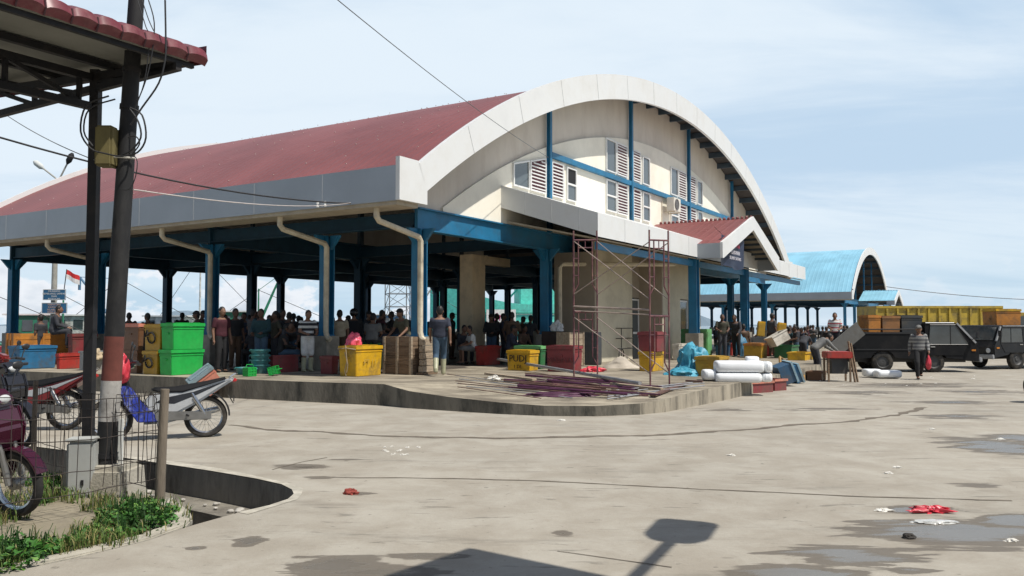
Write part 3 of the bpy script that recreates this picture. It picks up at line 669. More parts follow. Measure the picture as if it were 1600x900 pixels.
def J(**k):
    d = {}
    for n, p in BASE.items():
        if n in ('pel', 'neck', 'head'): d[n] = Vector(k.get(n, p))
        else:
            for s_, q in ((-1, 'L'), (1, 'R')):
                v = k.get(n+q, k.get(n)); 
                if v is None: v = p
                if n+q in k: d[n+q] = Vector(v)
                else: d[n+q] = Vector((v[0]*s_, v[1], v[2]))
    return d
POSES = dict(
    stand=J(), 
    walk=J(knL=(-.095,-.17,.53), anL=(-.09,-.17,.10), knR=(.095,.03,.5), anR=(.1,.32,.17), elL=(-.24,.12,1.12), wrL=(-.25,.14,.87), elR=(.24,-.04,1.1), wrR=(.23,-.20,.9)),
    work=J(el=(.24,-.06,1.11), wr=(.14,-.32,1.04), head=(0,-.06,1.56)),
    fold=J(el=(.25,-.05,1.12), wrL=(.06,-.2,1.14), wrR=(-.06,-.22,1.1)),
    hip=J(el=(.33,.08,1.12), wr=(.19,-.02,.98)),
    sit=J(pel=(0,0,.52), neck=(0,-.10,1.0), head=(0,-.15,1.15), sh=(.185,-.09,.94), el=(.23,-.16,.70), wr=(.12,-.38,.62), hip=(.09,-.02,.5), kn=(.13,-.42,.52), an=(.12,-.40,.085)),
    bend=J(pel=(0,.12,.9), neck=(0,-.32,1.2), head=(0,-.45,1.26), sh=(.185,-.25,1.15), el=(.22,-.42,.95), wr=(.16,-.62,.82), hip=(.085,.1,.88), kn=(.1,.0,.48), an=(.1,.05,.085)),
    lean=J(pel=(0,.05,.93), neck=(0,-.12,1.38), head=(0,-.17,1.53), sh=(.185,-.1,1.32), el=(.26,-.16,1.08), wr=(.24,-.36,.92)),
)
def chain(s, pts, rs, n=10):
    for p, r in zip(pts, rs): s.ball(p, r, 8)
    for i in range(len(pts)-1): s.tube([pts[i], pts[i+1]], [rs[i], rs[i+1]], n)
def torso(s, j, grow=0, t0=-.08, t1=1.0):
    a = j['pel']; b = j['neck']; z = (b-a); ln = z.length; z.normalize(); x = (j['shR']-j['shL']).normalized(); y = z.cross(x).normalized(); x = y.cross(z)
    M = Matrix.Translation(a) @ Matrix((x, y, z)).transposed().to_4x4() @ Matrix.Diagonal((1, .66, 1, 1))
    prof = [(t, r) for t, r in [(-.12,.12),(-.05,.155),(.08,.168),(.25,.158),(.42,.158),(.6,.178),(.78,.188),(.9,.155),(1,.07)] if t0 <= t <= t1]
    pr = [(.001, prof[0][0]*ln)]+[(r+grow, t*ln) for t, r in prof]+[(.001, prof[-1][0]*ln)]
    s.lathe(pr, 18, M)
_pc = {}
def piece(pose, kind):
    if (pose, kind) in _pc: return _pc[(pose, kind)]
    j = POSES[pose]; s = MB(); vox = .016
    hd = (j['head']-j['neck']).normalized()
    if kind == 'body':
        vox = .011
        s.ball(j['head'], .1, 12, (.80, .95, 1.16)); s.ball(j['head']+Vector((0,-.04,-.055)), .062, 8, (.9,.85,.9)); s.ball(j['head']+Vector((0,-.1,-.02)), .019, 6, (.8,1,1.3))
        for q in (-1, 1): s.ball(j['head']+Vector((q*.082,.01,-.01)), .026, 6, (.45,.8,1.2))
        s.tube([j['neck']-hd*.03, j['head']], [.062, .052], 10); torso(s, j)
        for q in 'LR':
            chain(s, [j['sh'+q], j['el'+q], j['wr'+q]], [.058, .042, .029])
            d = (j['wr'+q]-j['el'+q]).normalized(); sd_ = Vector((0, -1, 0)) if abs(d.y) < .8 else Vector((1, 0, 0)); sd_ = (sd_-d*sd_.dot(d)).normalized(); nn = d.cross(sd_)
            pa = j['wr'+q]+d*.05; s.ball(pa, .042, 8, (.75, .75, 1)) ; s.tube([j['wr'+q], pa+d*.03], [.027, .036], 8)
            for k, (o_, ln) in enumerate(((-.03, .062), (-.01, .076), (.011, .07), (.031, .054))):
                b0 = pa+d*.03+sd_*o_; b1 = b0+d*ln*.55+nn*.004; b2 = b1+d*ln*.4+nn*.022; s.tube([b0, b1, b2], [.0095, .009, .0075], 6)
            b0 = pa-sd_*.03; s.tube([b0, b0-sd_*.025+d*.03, b0-sd_*.03+d*.06], [.012, .0105, .008], 6)
            chain(s, [j['hip'+q], j['kn'+q], j['an'+q]], [.085, .056, .04])
            f = Vector((0, -1, 0)); s.ball(j['an'+q]+f*.07+Vector((0,0,-.04)), .05, 8, (.85, 2.0, .7))
    elif kind == 'hair': s.ball(j['head']+Vector((0,.018,.028)), .104, 12, (.84, .92, 1.06)); s.ball(j['head']+Vector((0,.05,-.03)), .07, 8, (1,.8,1))
    elif kind == 'cap':
        s.ball(j['head']+Vector((0,.005,.045)), .106, 12, (.86, .98, .86)); s.prism([(-.07,-.06),(.07,-.06),(.06,-.19),(-.06,-.19)], .045, .06, 'z', Matrix.Translation(j['head']))
    elif kind == 'helmet': s.ball(j['head']+Vector((0,.005,.03)), .135, 14, (.95, 1.05, 1.0))
    elif kind == 'shirt':
        torso(s, j, .022, -.05, .98)
        for q in 'LR':
            a, b = j['sh'+q], j['el'+q]; e = a.lerp(b, .75); s.ball(a, .064, 8); s.tube([a, e], [.066, .06], 10)
    elif kind == 'jacket':
        torso(s, j, .03, -.12, .99)
        for q in 'LR':
            a, b, c = j['sh'+q], j['el'+q], j['wr'+q]; chain(s, [a, b, b.lerp(c, .92)], [.071, .058, .044])
    elif kind in ('trousers', 'shorts'):
        torso(s, j, .016, -.12, .25)
        for q in 'LR':
            h, k, a = j['hip'+q], j['kn'+q], j['an'+q]
            if kind == 'trousers': chain(s, [h, k, k.lerp(a, .92)], [.104, .078, .06])
            else: chain(s, [h, h.lerp(k, .98)], [.106, .09])
    elif kind == 'boots':
        for q in 'LR':
            k, a = j['kn'+q], j['an'+q]; s.tube([k.lerp(a, .25), a, a+Vector((0,-.01,-.06))], [.074, .06, .062], 10); s.ball(a+Vector((0,-.08,-.045)), .052, 8, (1, 2.0, .8))
    elif kind == 'shoes':
        for q in 'LR': s.ball(j['an'+q]+Vector((0,-.06,-.05)), .055, 8, (.95, 2.15, .65))
    me = bpy.data.meshes.new(kind); me.from_pydata([tuple(v) for v in s.v], [], s.f)
    bm = bmesh.new(); bm.from_mesh(me); bmesh.ops.remove_doubles(bm, verts=bm.verts, dist=.0012); bmesh.ops.holes_fill(bm, edges=bm.edges, sides=0); bmesh.ops.recalc_face_normals(bm, faces=bm.faces); bm.to_mesh(me); bm.free()
    o = bpy.data.objects.new('tmp', me); COL.objects.link(o)
    r = o.modifiers.new('r', 'REMESH'); r.mode = 'VOXEL'; r.voxel_size = vox; r.use_smooth_shade = True
    sm = o.modifiers.new('s', 'SMOOTH'); sm.iterations = 2 if kind == 'body' else 4; sm.factor = .5
    dg = bpy.context.evaluated_depsgraph_get(); m2 = bpy.data.meshes.new_from_object(o.evaluated_get(dg)); m2.name = kind
    m2.polygons.foreach_set('use_smooth', [True]*len(m2.polygons)); m2.materials.clear(); m2.materials.append(M_skin)
    bpy.data.objects.remove(o); bpy.data.meshes.remove(me); _pc[(pose, kind)] = m2; return m2
def person(p, face, pose, top, top_m, leg, leg_m, foot, label, group=None, hat='hair', hat_m=None, h=1.68, skin=None):
    """face: world direction the person looks along"""
    rz = math.atan2(face[0], -face[1]); T = empty('person', p, rz, label, 'person', group, scale=h/1.70)
    for kind, m in (('body', skin or M_skin), (hat, hat_m or M_hair), (top, top_m), (leg, leg_m), (foot, M_boot if foot == 'boots' else M_shoe)):
        if not kind: continue
        o = bpy.data.objects.new(kind, piece(pose, kind)); COL.objects.link(o); o.parent = T
        o.material_slots[0].link = 'OBJECT'; o.material_slots[0].material = m
        if kind == 'cap' or kind == 'helmet': 
            o2 = bpy.data.objects.new('hair', piece(pose, 'hair')); COL.objects.link(o2); o2.parent = T; o2.material_slots[0].link = 'OBJECT'; o2.material_slots[0].material = M_hair; o2.scale = (.99,)*3
    return T
def at_floor(px, Y, z=None):
    x = (px-800)/FPX*Y; return Vector((x, Y, FZ(x, Y) if z is None else z))
# people one can tell apart
q = G(687, 587); person(q, (-.1, 1), 'walk', 'shirt', C_navy, 'trousers', C_jean, 'boots', 'man in navy polo shirt, jeans and pale rubber boots walking away beside the wooden crate', h=1.74)
col_ = None
person(G(480, 581), (.55, -.85), 'work', 'shirt', C_stripe, 'shorts', C_white, 'boots', 'man in black and white striped shirt and white shorts at the hall edge', h=1.68)
pb = G(757, 570); person(pb+VV*.35-UV*.12+Vector((0, 0, .03)), (-.9, -.35), 'sit', 'shirt', C_white, 'shorts', C_grey, 'shoes', 'man in a white sleeveless shirt sitting on the edge of a red fish box', h=1.62)
person(at_floor(722, 27.6), (.6, -.8), 'sit', 'jacket', C_dark, 'trousers', C_dark, 'shoes', 'man in dark clothes sitting in the shade against the beige pillar')
person(at_floor(347, 22.3), (.75, -.6), 'stand', 'shirt', C_maroon, 'trousers', C_black, 'shoes', 'man in a maroon shirt standing beside the pillar right of the green boxes', h=1.75)
person(at_floor(581, 24.2), (.15, 1), 'sit', 'shirt', C_grey, 'trousers', C_dark, 'shoes', 'person in a grey shirt sitting with the back turned behind the yellow rope-tied box', h=1.75).location.z += .3
person(at_floor(632, 23.8), (-.6, -.7), 'lean', 'shirt', C_olive, 'trousers', C_dark, 'shoes', 'man in a cap and khaki shirt leaning over the big wooden crate', hat='cap', hat_m=C_black, h=1.78)
person(at_floor(553, 25.5), (.2, -1), 'stand', 'jacket', C_black, 'trousers', C_black, 'shoes', 'person in black wearing a round helmet under the hall', hat='helmet', hat_m=mat('helmet_black', (.015,.015,.018), rough=.25), h=1.74)
person(at_floor(576, 27), (1, -.3), 'fold', 'jacket', C_dark, 'trousers', C_black, 'shoes', 'person in a peaked cap with folded arms, silhouetted in the middle of the hall', hat='cap', hat_m=C_black, h=1.72)
person(at_floor(531, 24.0), (-.5, .9), 'stand', 'shirt', C_sand, 'trousers', C_brown, 'shoes', 'person in a sand coloured patterned shirt half hidden behind a blue column', h=1.7)
q = at_floor(84, 25.5); person(q+Vector((0, 0, .55)), (.9, .3), 'sit', 'jacket', C_dark, 'trousers', C_dark, 'shoes', 'hunched man in a dark jacket sitting on the long orange box', h=1.75)
T = person(G(1437, 593), (-.25, -1), 'walk', 'jacket', C_check, 'trousers', C_black, 'shoes', 'man in a grey checked shirt and hat walking across the yard with a red bag', hat='cap', hat_m=C_grey, h=1.68)
person(at_floor(1276, 27.5, 0), (.8, .1), 'bend', 'jacket', C_grey, 'trousers', C_dark, 'shoes', 'man in a grey shirt bending over beside the truck tailgate', h=1.72)
person(at_floor(1304, 30.5, .55), (-.3, -.9), 'work', 'shirt', C_rstripe, 'trousers', C_dark, 'shoes', 'man in a white shirt with red stripes standing high by the truck', h=1.6)
# the crowd under the hall and behind it
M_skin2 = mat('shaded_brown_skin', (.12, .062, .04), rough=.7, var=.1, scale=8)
crowd_tops = [C_black, C_dark, C_dark, C_navy, C_black, cloth('shaded_maroon_cloth', (.055, .014, .02)), cloth('shaded_olive_cloth', (.055, .053, .036)), cloth('shaded_teal_cloth', (.018, .055, .065)), C_brown, cloth('shaded_grey_cloth', (.085, .085, .085))]  # darker copies: the crowd's shade is put into the cloth colours
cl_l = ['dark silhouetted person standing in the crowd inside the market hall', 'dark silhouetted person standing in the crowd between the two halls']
def crowd(pxs, g):
    for i, (px, Y, pose) in enumerate(pxs):
        z = None if g == 0 else (0 if Y > 34 else None)
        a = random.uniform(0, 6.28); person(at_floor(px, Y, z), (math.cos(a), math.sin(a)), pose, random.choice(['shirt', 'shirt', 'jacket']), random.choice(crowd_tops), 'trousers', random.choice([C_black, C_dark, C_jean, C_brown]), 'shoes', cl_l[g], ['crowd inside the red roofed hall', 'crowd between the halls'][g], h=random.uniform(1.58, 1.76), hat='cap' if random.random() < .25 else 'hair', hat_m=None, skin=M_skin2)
crowd([(368,23.4,'stand'),(382,25.5,'work'),(396,24.2,'fold'),(409,22.9,'work'),(421,26.5,'stand'),(431,23.3,'hip'),(442,25,'stand'),(452,24,'work'),(459,27.5,'stand'),(308,24.6,'stand'),(316,27,'work'),(231,25.2,'stand'),(202,27.5,'stand'),(194,30,'work'),(64,26.5,'stand'),(404,29,'stand'),(436,30,'fold'),
       (595,26.5,'work'),(612,28.5,'stand'),(646,29,'work'),(500,27.5,'lean'),(467,28,'stand'),(768,27.5,'work'),(786,29,'stand'),(800,27,'fold'),(816,30,'work'),(706,31,'stand'),(776,32,'stand'),(826,28.5,'lean'),(664,33,'stand'),(560,34,'stand'),(338,31,'stand'),(285,33,'stand'),(600,35,'hip'),(736,34,'stand'),(470,33,'work'),(400,23.6,'sit'),(415,24.6,'bend'),(440,22.9,'sit'),(372,25.8,'sit'),(455,23.2,'bend'),(603,25.2,'sit'),(622,26.3,'bend'),(795,26.5,'sit'),(815,27.5,'sit'),(500,25.5,'bend'),(390,30,'hip'),(425,31,'stand'),(452,31.5,'fold'),(352,28,'stand'),(520,31,'work'),(545,30,'hip')], 0)
rnd = random.Random(3); ps = ['stand', 'work', 'fold', 'hip', 'lean', 'stand']
crowd([(x+rnd.uniform(-3, 3), rnd.uniform(38, 60), rnd.choice(ps)) for x in (1119,1127,1135,1146,1158,1166,1200,1207,1213,1229,1234,1240,1246,1251,1257,1262,1266,1286,1292,1316,1322,1184,1176,1268,1300)]+[(1150,33,'lean'),(1128,32,'work'),(1161,35,'stand'),(1206,33.5,'stand'),(1243,36,'work'),(1254,36.5,'bend'),(1232,37,'stand'),(1222,39,'work')], 1)
# carried bag
M_redplast = mat('red_plastic', (.62, .045, .07), rough=.4, var=.35, scale=9, bump=.8, bscale=9)
M_pinkplast = mat('pink_plastic', (.75, .10, .17), rough=.35, var=.35, scale=9, bump=.8, bscale=9)
from mathutils import noise as NZ
def rag(name, c, sc, m, label, cat, seed=0, rough=.35, hang=False, cone=False):
    """crumpled heap: a dome (or a hanging sack) broken up with folds"""
    r_ = random.Random(seed); s = MB(); n = 40; K = 16; vs = []; off = Vector((seed*3.7, seed*1.3, seed*.7)); fr = 2.2
    ph = r_.uniform(0, 6)
    for i in range(K+1):
        q = i/K
        if hang: a, z = math.sin(math.pi*min(.999, q))**.55*(1.05-.55*q), q
        elif cone: a, z = 1-q, q**1.15
        else: a, z = math.cos(q*math.pi/2)**.8, math.sin(q*math.pi/2)
        for k in range(n):
            t_ = 2*math.pi*k/n; d = Vector((math.cos(t_)*a, math.sin(t_)*a, z)); nz = NZ.noise(d*fr+off)+.6*NZ.noise(d*fr*2.3+off)
            rid = abs(NZ.noise(Vector((math.cos(t_)*2.2, math.sin(t_)*2.2, z*1.1))+off*1.7)); f = 1+rough*(1.5*nz+1.6*(rid-.25)); zf = 1+rough*1.1*NZ.noise(d*fr*1.3+off*2)
            vs.append((d.x*sc[0]*f, d.y*sc[1]*f, max(0, z*sc[2]*zf)))
    fs = [(i*n+k, i*n+(k+1) % n, (i+1)*n+(k+1) % n, (i+1)*n+k) for i in range(K) for k in range(n)]+[tuple(range(n))[::-1]]
    s.add(vs, fs); ob = s.build(name, m, smooth='full' if rough < .2 else True); ob.location = c; return tag(ob, label, cat)
b0 = G(1437, 593); rag('carrier_bag', at_Y(1451, 578, b0.y-.15), (.11, .09, .42), M_redplast, 'red plastic carrier bag hanging from the walking man’s hand'.replace('’', "'"), 'bag', 3, .18, True)
# ---------------------------------------------------------------- boxes and crates
P_ = {}
def pcol(n, c, **k):
    if n not in P_: P_[n] = paint(n, c, **k)
    return P_[n]
Yel = pcol('yellow_paint', (.66, .38, .012)); Yel2 = pcol('ochre_paint', (.46, .27, .02)); Grn = pcol('green_plastic', (.015, .42, .07), damt=.2); Grn2 = pcol('dark_green_paint', (.02, .15, .045)); Red = pcol('red_paint', (.42, .04, .03)); Mar = pcol('maroon_paint', (.24, .04, .045)); Org = pcol('orange_paint', (.50, .20, .035)); Blu = pcol('blue_paint', (.025, .15, .30)); Dbl = pcol('dark_blue_paint', (.03, .09, .17)); Sal = pcol('salmon_plastic', (.58, .22, .15)); Wht = pcol('dirty_white_plastic', (.62, .58, .50)); Gry = pcol('grey_plastic', (.30, .31, .31)); Dgr = pcol('dark_grey_box', (.05, .055, .06)); LGr = pcol('light_green_paint', (.16, .42, .16)); Brn = pcol('brown_paint', (.16, .075, .035))
M_wood = mat('weathered_wood', (.22, .15, .095), rough=.9, var=.45, scale=2.2, stretch=(1, 1, 9), bump=.5, bscale=8, dirt=(.08,.055,.035), damt=.7)
M_wood2 = mat('pale_wood', (.40, .32, .23), rough=.9, var=.4, scale=2.2, stretch=(1, 9, 9), bump=.4, bscale=8, dirt=(.16,.11,.07), damt=.6)
M_mark = mat('black_marker', (.015, .013, .012), rough=.8)
def solve(c, d, px):
    lo, hi = .02, 9.0
    f = lambda t_: proj(c+d*t_)[0]
    sg = 1 if f(hi) > f(lo) else -1
    for _ in range(40):
        m_ = (lo+hi)/2
        if (f(m_)-px)*sg < 0: lo = m_
        else: hi = m_
    return lo
INFO = {}
def fbox(name, label, l, c, r, base, top, m, style='lid', on=None, yaw=None, group=None, lidm=None, dmax=1.5, p=None, cat='box'):
    """a box whose near vertical edge stands on the ground at photo point (c, base); l and r are where its two visible faces end"""
    yw = YAW if yaw is None else yaw; u = Vector((math.cos(yw), math.sin(yw), 0)); v = Vector((-math.sin(yw), math.cos(yw), 0))
    if p is not None: C = p
    elif on is not None: Yl, zt = INFO[on]; q = at_Y(c, base, Yl); C = Vector((q.x, q.y, zt))
    else: C = G(c, base)
    h = at_Y(c, top, C.y).z-C.z
    dv = min(dmax, solve(C, v, l)); du = min(dmax, solve(C, u, r))
    if dv < .12: dv = .45
    if du < .12: du = .45
    ctr = C+u*(du/2)+v*(dv/2); T = empty(name, ctr, yw, label, cat, group)
    build_box(T, du, dv, h, m, style, lidm); INFO[T] = (C.y, C.z+h); T['dims'] = (du, dv, h); return T
def build_box(T, du, dv, h, m, style='lid', lidm=None):
    lidm = lidm or m; x, y = du/2, dv/2; w_ = .035
    if style == 'lid':
        lh = min(.09, h*.2); s = MB(); s.cbox((0, 0, (h-lh)/2), (du-.03, dv-.03, h-lh), None, .95); s.cbox((0, 0, h-lh-.05), (du-.008, dv-.008, .04)); s.build('body', m, T, bevel=.012)
        s = MB(); s.cbox((0, 0, h-lh/2+.002), (du+.012, dv+.012, lh)); s.cbox((0, 0, h+.008), (du*.8, dv*.8, .018)); s.build('lid', lidm, T, bevel=.014)
        s = MB()
        for q in (-1, 1): s.cbox((q*(x-.012), 0, h*.62), (.035, min(.16, dv*.3), .05)); 
        s.build('handle', m, T, bevel=.008)
    elif style == 'open':
        s = MB(); s.box((-x, -y, 0), (x, y, w_)); s.box((-x, -y, w_), (-x+w_, y, h)); s.box((x-w_, -y, w_), (x, y, h)); s.box((-x+w_, -y, w_), (x-w_, -y+w_, h)); s.box((-x+w_, y-w_, w_), (x-w_, y, h)); s.build('body', m, T)
        s = MB(); t_ = .03
        s.box((-x-t_, -y-t_, h-.05), (x+t_, -y-.002, h+.005)); s.box((-x-t_, y+.002, h-.05), (x+t_, y+t_, h+.005)); s.box((-x-t_, -y-.002, h-.05), (-x-.002, y+.002, h+.005)); s.box((x+.002, -y-.002, h-.05), (x+t_, y+.002, h+.005)); s.build('rim', lidm, T)
    elif style == 'wood':
        s = MB(); n_ = max(3, int(h/.2)); ph = h/n_
        for k in range(n_):
            z0, z1 = k*ph+.008, (k+1)*ph-.008; j_ = random.uniform(-.006, .006)
            s.box((-x+.02+j_, -y+.02, z0), (x-.02, y-.02+j_, z1))
        s.cbox((0, 0, h/2), (du-.08, dv-.08, h-.02)); s.build('body', m, T)
        s = MB()
        for a in (-1, 1):
            for b in (-1, 1): s.cbox((a*(x-.03), b*(y-.03), h/2), (.07, .07, h))
        s.cbox((0, -y+.01, h/2), (.07, .03, h)); s.cbox((-x+.01, 0, h/2), (.03, .07, h)); s.build('batten', lidm, T)
    elif style == 'cabinet':
        s = MB(); s.cbox((0, 0, h/2+.02), (du, dv, h-.04)); s.build('body', m, T, bevel=.012); s = MB(); s.cbox((-x-.008, 0, h/2), (.016, dv*.86, h*.8)); s.cbox((0, -y-.008, h/2), (du*.86, .016, h*.8)); s.build('panel', lidm, T)
    elif style == 'slot':
        n_ = max(2, round(h/.2)); ph = h/n_
        s = MB()
        for k in range(n_):
            s.box((-x, -y, k*ph), (x, y, k*ph+ph*.38)); s.box((-x+.03, -y+.03, k*ph+ph*.38), (x-.03, y-.03, (k+1)*ph))
        s.build('body', m, T)
def scribble(T, body, size, face, m=M_mark, dz=0, name='writing'):
    du, dv, h = T['dims']
    if face == 'v': M = Matrix.Translation((0, -dv/2-.014, h*.45+dz)) @ Matrix.Rotation(R(90), 4, 'X')
    else: M = Matrix.Translation((-du/2-.014, 0, h*.45+dz)) @ Matrix.Rotation(R(-90), 4, 'Z') @ Matrix.Rotation(R(90), 4, 'X')
    return text_mesh(name, body, size, M, m, T, .004)
# left end of the hall floor
fbox('fish_box', 'blue fish box at the far left end of the hall floor', 11, 30, 89, 577, 541, Blu, dmax=1.6)
ob = fbox('fish_box', 'long orange wooden box behind the blue fish box', 8, 20, 111, 572, 521, Org, 'wood', dmax=2.4)
fbox('fish_box', 'dark red tall box right of the long orange box, behind the post', 104, 112, 152, 573, 522, Mar, dmax=1.4)
fbox('fish_box', 'low red box in front of the dark red tall box', 86, 92, 128, 577, 553, Red, dmax=1.2)
tb = fbox('plastic_tub', 'grey tub behind the black steel post', 124, 133, 165, 579, 549, Gry, 'open', dmax=1.0, cat='tub')
rag('rope_heap', tb.location+Vector((0, 0, .3)), (.3, .3, .3), mat('rope_fibre', (.45,.36,.24), rough=.95, bump=.9, bscale=20), 'heap of pale rope lying in the grey tub', 'rope', 5, .2)
gl = fbox('fish_box', 'bright green fish box, lower one of the stack left of the maroon shirted man', 247, 267, 319, 587, 547, Grn)
gu = fbox('fish_box', 'bright green fish box on top of another green fish box', 250, 270, 320, 546, 505, Grn, on=gl)
yl = fbox('fish_box', 'ochre fish box with a black fish drawing, lower one beside the green stack', 221, 247, 262, 585, 549, Yel2, p=gl.location+Vector((0,0,0))+(-UV*(gl['dims'][0]/2))+VV*(gl['dims'][1]/2+.05))
yu = fbox('fish_box', 'ochre fish box with black drawings on top of the lower ochre box', 224, 250, 262, 547, 507, Yel2, on=yl)
for T_ in (yl, yu):
    du, dv, h = T_['dims']; s = MB(); a = [(.5*math.cos(t_*.5), .16*math.sin(t_*.5)) for t_ in range(13)]
    M_ = Matrix.Translation((-du/2-.02, 0, h*.5)) @ Matrix.Rotation(R(25), 4, 'X'); 
    pts = [M_ @ Vector((0, .3*x_*dv*1.5, y_*h*1.2)) for x_, y_ in a]; s.tube(pts, .022, 5, closed=False); s.tube([M_ @ Vector((0, .25*dv, 0)), M_ @ Vector((0, .36*dv, .1)), M_ @ Vector((0, .36*dv, -.1)), M_ @ Vector((0, .25*dv, 0))], .018, 5); s.build('fish_drawing', M_mark, T_)
rl_ = fbox('fish_box', 'red brown fish box, lower one behind the utility pole', 190, 214, 226, 584, 548, Brn)
ru = fbox('fish_box', 'red brown fish box with salmon lid on top of its stack', 188, 216, 226, 547, 506, Brn, on=rl_, lidm=Sal)
# tipped crates at the foot of the platform
T_ = empty('fish_box', G(333, 622)+Vector((0, 0, .16)), R(35), 'salmon pink fish box with grey blue lid tipped over behind the motorbike', 'box'); build_box(T_, .62, .5, .55, Sal, 'lid', pcol('blue_grey_lid', (.22,.30,.33))); T_.rotation_euler = (R(8), R(-38), R(25)); T_['dims'] = (.62, .5, .55)
T_ = empty('crate', at_z(104, 592, .02), R(40), 'small green crate lying tipped on its side at the platform foot', 'crate'); build_box(T_, .42, .34, .36, LGr, 'open'); T_.rotation_euler = (R(70), R(10), R(40)); T_.location.z += .2
# basins and baskets
def basin(name, p, r, h, m, label, cat, n=1, group=None):
    T = empty(name, p, 0, label, cat, group); s = MB()
    s.lathe([(.001, 0), (r*.7, 0), (r*.98, h-.03), (r*1.06, h-.03), (r*1.06, h), (r*.96, h), (r*.68, .03), (.001, .03)], 20); s.build('bowl', m, T, smooth=True)
    s = MB()
    for q in (-1, 1): s.tube([(q*r*1.02, -.07, h-.05), (q*(r*1.13), 0, h-.03), (q*r*1.02, .07, h-.05)], .012, 6)
    s.build('handle', m, T); return T
Teal = pcol('teal_plastic', (.05, .24, .25)); p0 = G(404, 584)
for k, lb in enumerate(('teal plastic basin at the bottom of the nested stack', 'teal plastic basin second from the bottom of the nested stack', 'teal plastic basin third from the bottom of the nested stack', 'teal plastic basin at the top of the nested stack')):
    basin('basin', p0+Vector((0, .1, .13*k)), .24, .24, Teal, lb, 'basin', group='nested teal basins')
basin('basin', G(384, 585), .26, .18, Teal, 'single wide teal basin left of the basin stack', 'basin')
def basket(px, py, label, tip):
    T = empty('basket', G(px, py), YAW, label, 'basket'); s = MB(); x, y, h = .13, .1, .2
    for z in (.0, .07, .14, .2): 
        s.box((-x, -y, z), (x, -y+.012, z+.022)); s.box((-x, y-.012, z), (x, y, z+.022)); s.box((-x, -y+.012, z), (-x+.012, y-.012, z+.022)); s.box((x-.012, -y+.012, z), (x, y-.012, z+.022))
    for k in range(6):
        a = -x+.01+k*(2*x-.02)/5; s.box((a-.012, -y+.002, .02), (a+.012, -y+.01, .2)); s.box((a-.012, y-.01, .02), (a+.012, y-.002, .2))
        b = -y+.01+k*(2*y-.02)/5; s.box((-x+.002, b-.012, .02), (-x+.01, b+.012, .2)); s.box((x-.01, b-.012, .02), (x-.002, b+.012, .2))
    s.box((-x, -y, 0), (x, y, .01)); s.build('weave', Grn, T); s = MB(); s.tube([(-x, 0, .2), (-x*.7, 0, .29), (x*.7, 0, .29), (x, 0, .2)], .01, 6); s.build('handle', Grn, T)
    if tip: T.rotation_euler = (R(75), 0, YAW+R(30)); T.location.z += .1
basket(390, 588, 'small bright green basket standing upright at the platform edge', False); basket(421, 587, 'small bright green basket tipped over at the platform edge', True)
fbox('long_tub', 'long dark red tub beside the teal basins', 420, 426, 466, 583, 556, Mar, 'open', dmax=1.4, cat='tub')
fbox('cabinet', 'dark grey metal cabinet behind the striped shirt man', 488, 512, 518, 576, 521, Dgr, 'cabinet', lidm=mat('cabinet_panel', (.065,.07,.075)), dmax=1.2, cat='cabinet')
fbox('slotted_crate', 'stack of dirty white slotted crates beside the grey cabinet', 513, 517, 535, 574, 526, Wht, 'slot', dmax=.8, cat='crate')
fbox('fish_box', 'dark red box left of the yellow rope-tied box', 514, 519, 530, 585, 557, Mar, dmax=.6)
yb = fbox('fish_box', 'bright yellow fish box tied with rope on the platform edge', 528, 556, 598, 589, 541, Yel)
du, dv, h = yb['dims']; s = MB(); s.tube([(-du/2-.02, dv*.05, h+.02), (-du/2-.03, 0, h*.8), (-du/2-.03, -.03, h*.5), (-du/2-.03, .04, h*.2), (-du/2-.03, 0, .02)], .012, 6); s.tube([(-du/2-.02, dv*.1, h*.8), (-du/2-.03, -.06, h*.4), (-du/2-.03, -.02, .1)], .01, 6); s.tube([(-du/2-.02, dv/2, h-.07), (-du/2-.02, 0, h-.05), (-du/2-.02, -dv/2, h-.08)], .012, 6); s.build('rope', mat('rope_fibre', (.45,.36,.24)), yb)
scribble(yb, 'PT 11', .2, 'v', pcol('faded_yellow', (.5,.33,.06)))
rag('carrier_bag', yb.location+VV*.12-UV*.12+Vector((0, 0, h+.02)), (.2, .17, .3), M_pinkplast, 'crumpled pink plastic bag on the lid of the yellow rope-tied box', 'bag', 8, .2)
fbox('fish_box', 'dark green box behind the yellow rope-tied box', 562, 580, 602, 576, 535, Grn2)
wc = fbox('wooden_crate', 'big brown wooden crate standing beside the first blue column', 598, 642, 674, 586, 526, M_wood, 'wood', lidm=M_wood2, dmax=1.4, cat='crate')
du, dv, h = wc['dims']; T_ = empty('plank_stack', wc.location-VV*(dv/2+.18)+UV*(.0), YAW, 'pale stack of short planks leaning against the sunlit side of the big wooden crate', 'planks'); s = MB()
for k in range(5):
    z = .06+k*.17; s.cbox((.02*random.uniform(-1, 1), 0, z+.08), (.5, .14, .155))
s.build('plank', M_wood2, T_, bevel=.01); s = MB(); s.cbox((0, 0, .03), (.62, .22, .05)); s.build('base', M_wood, T_)
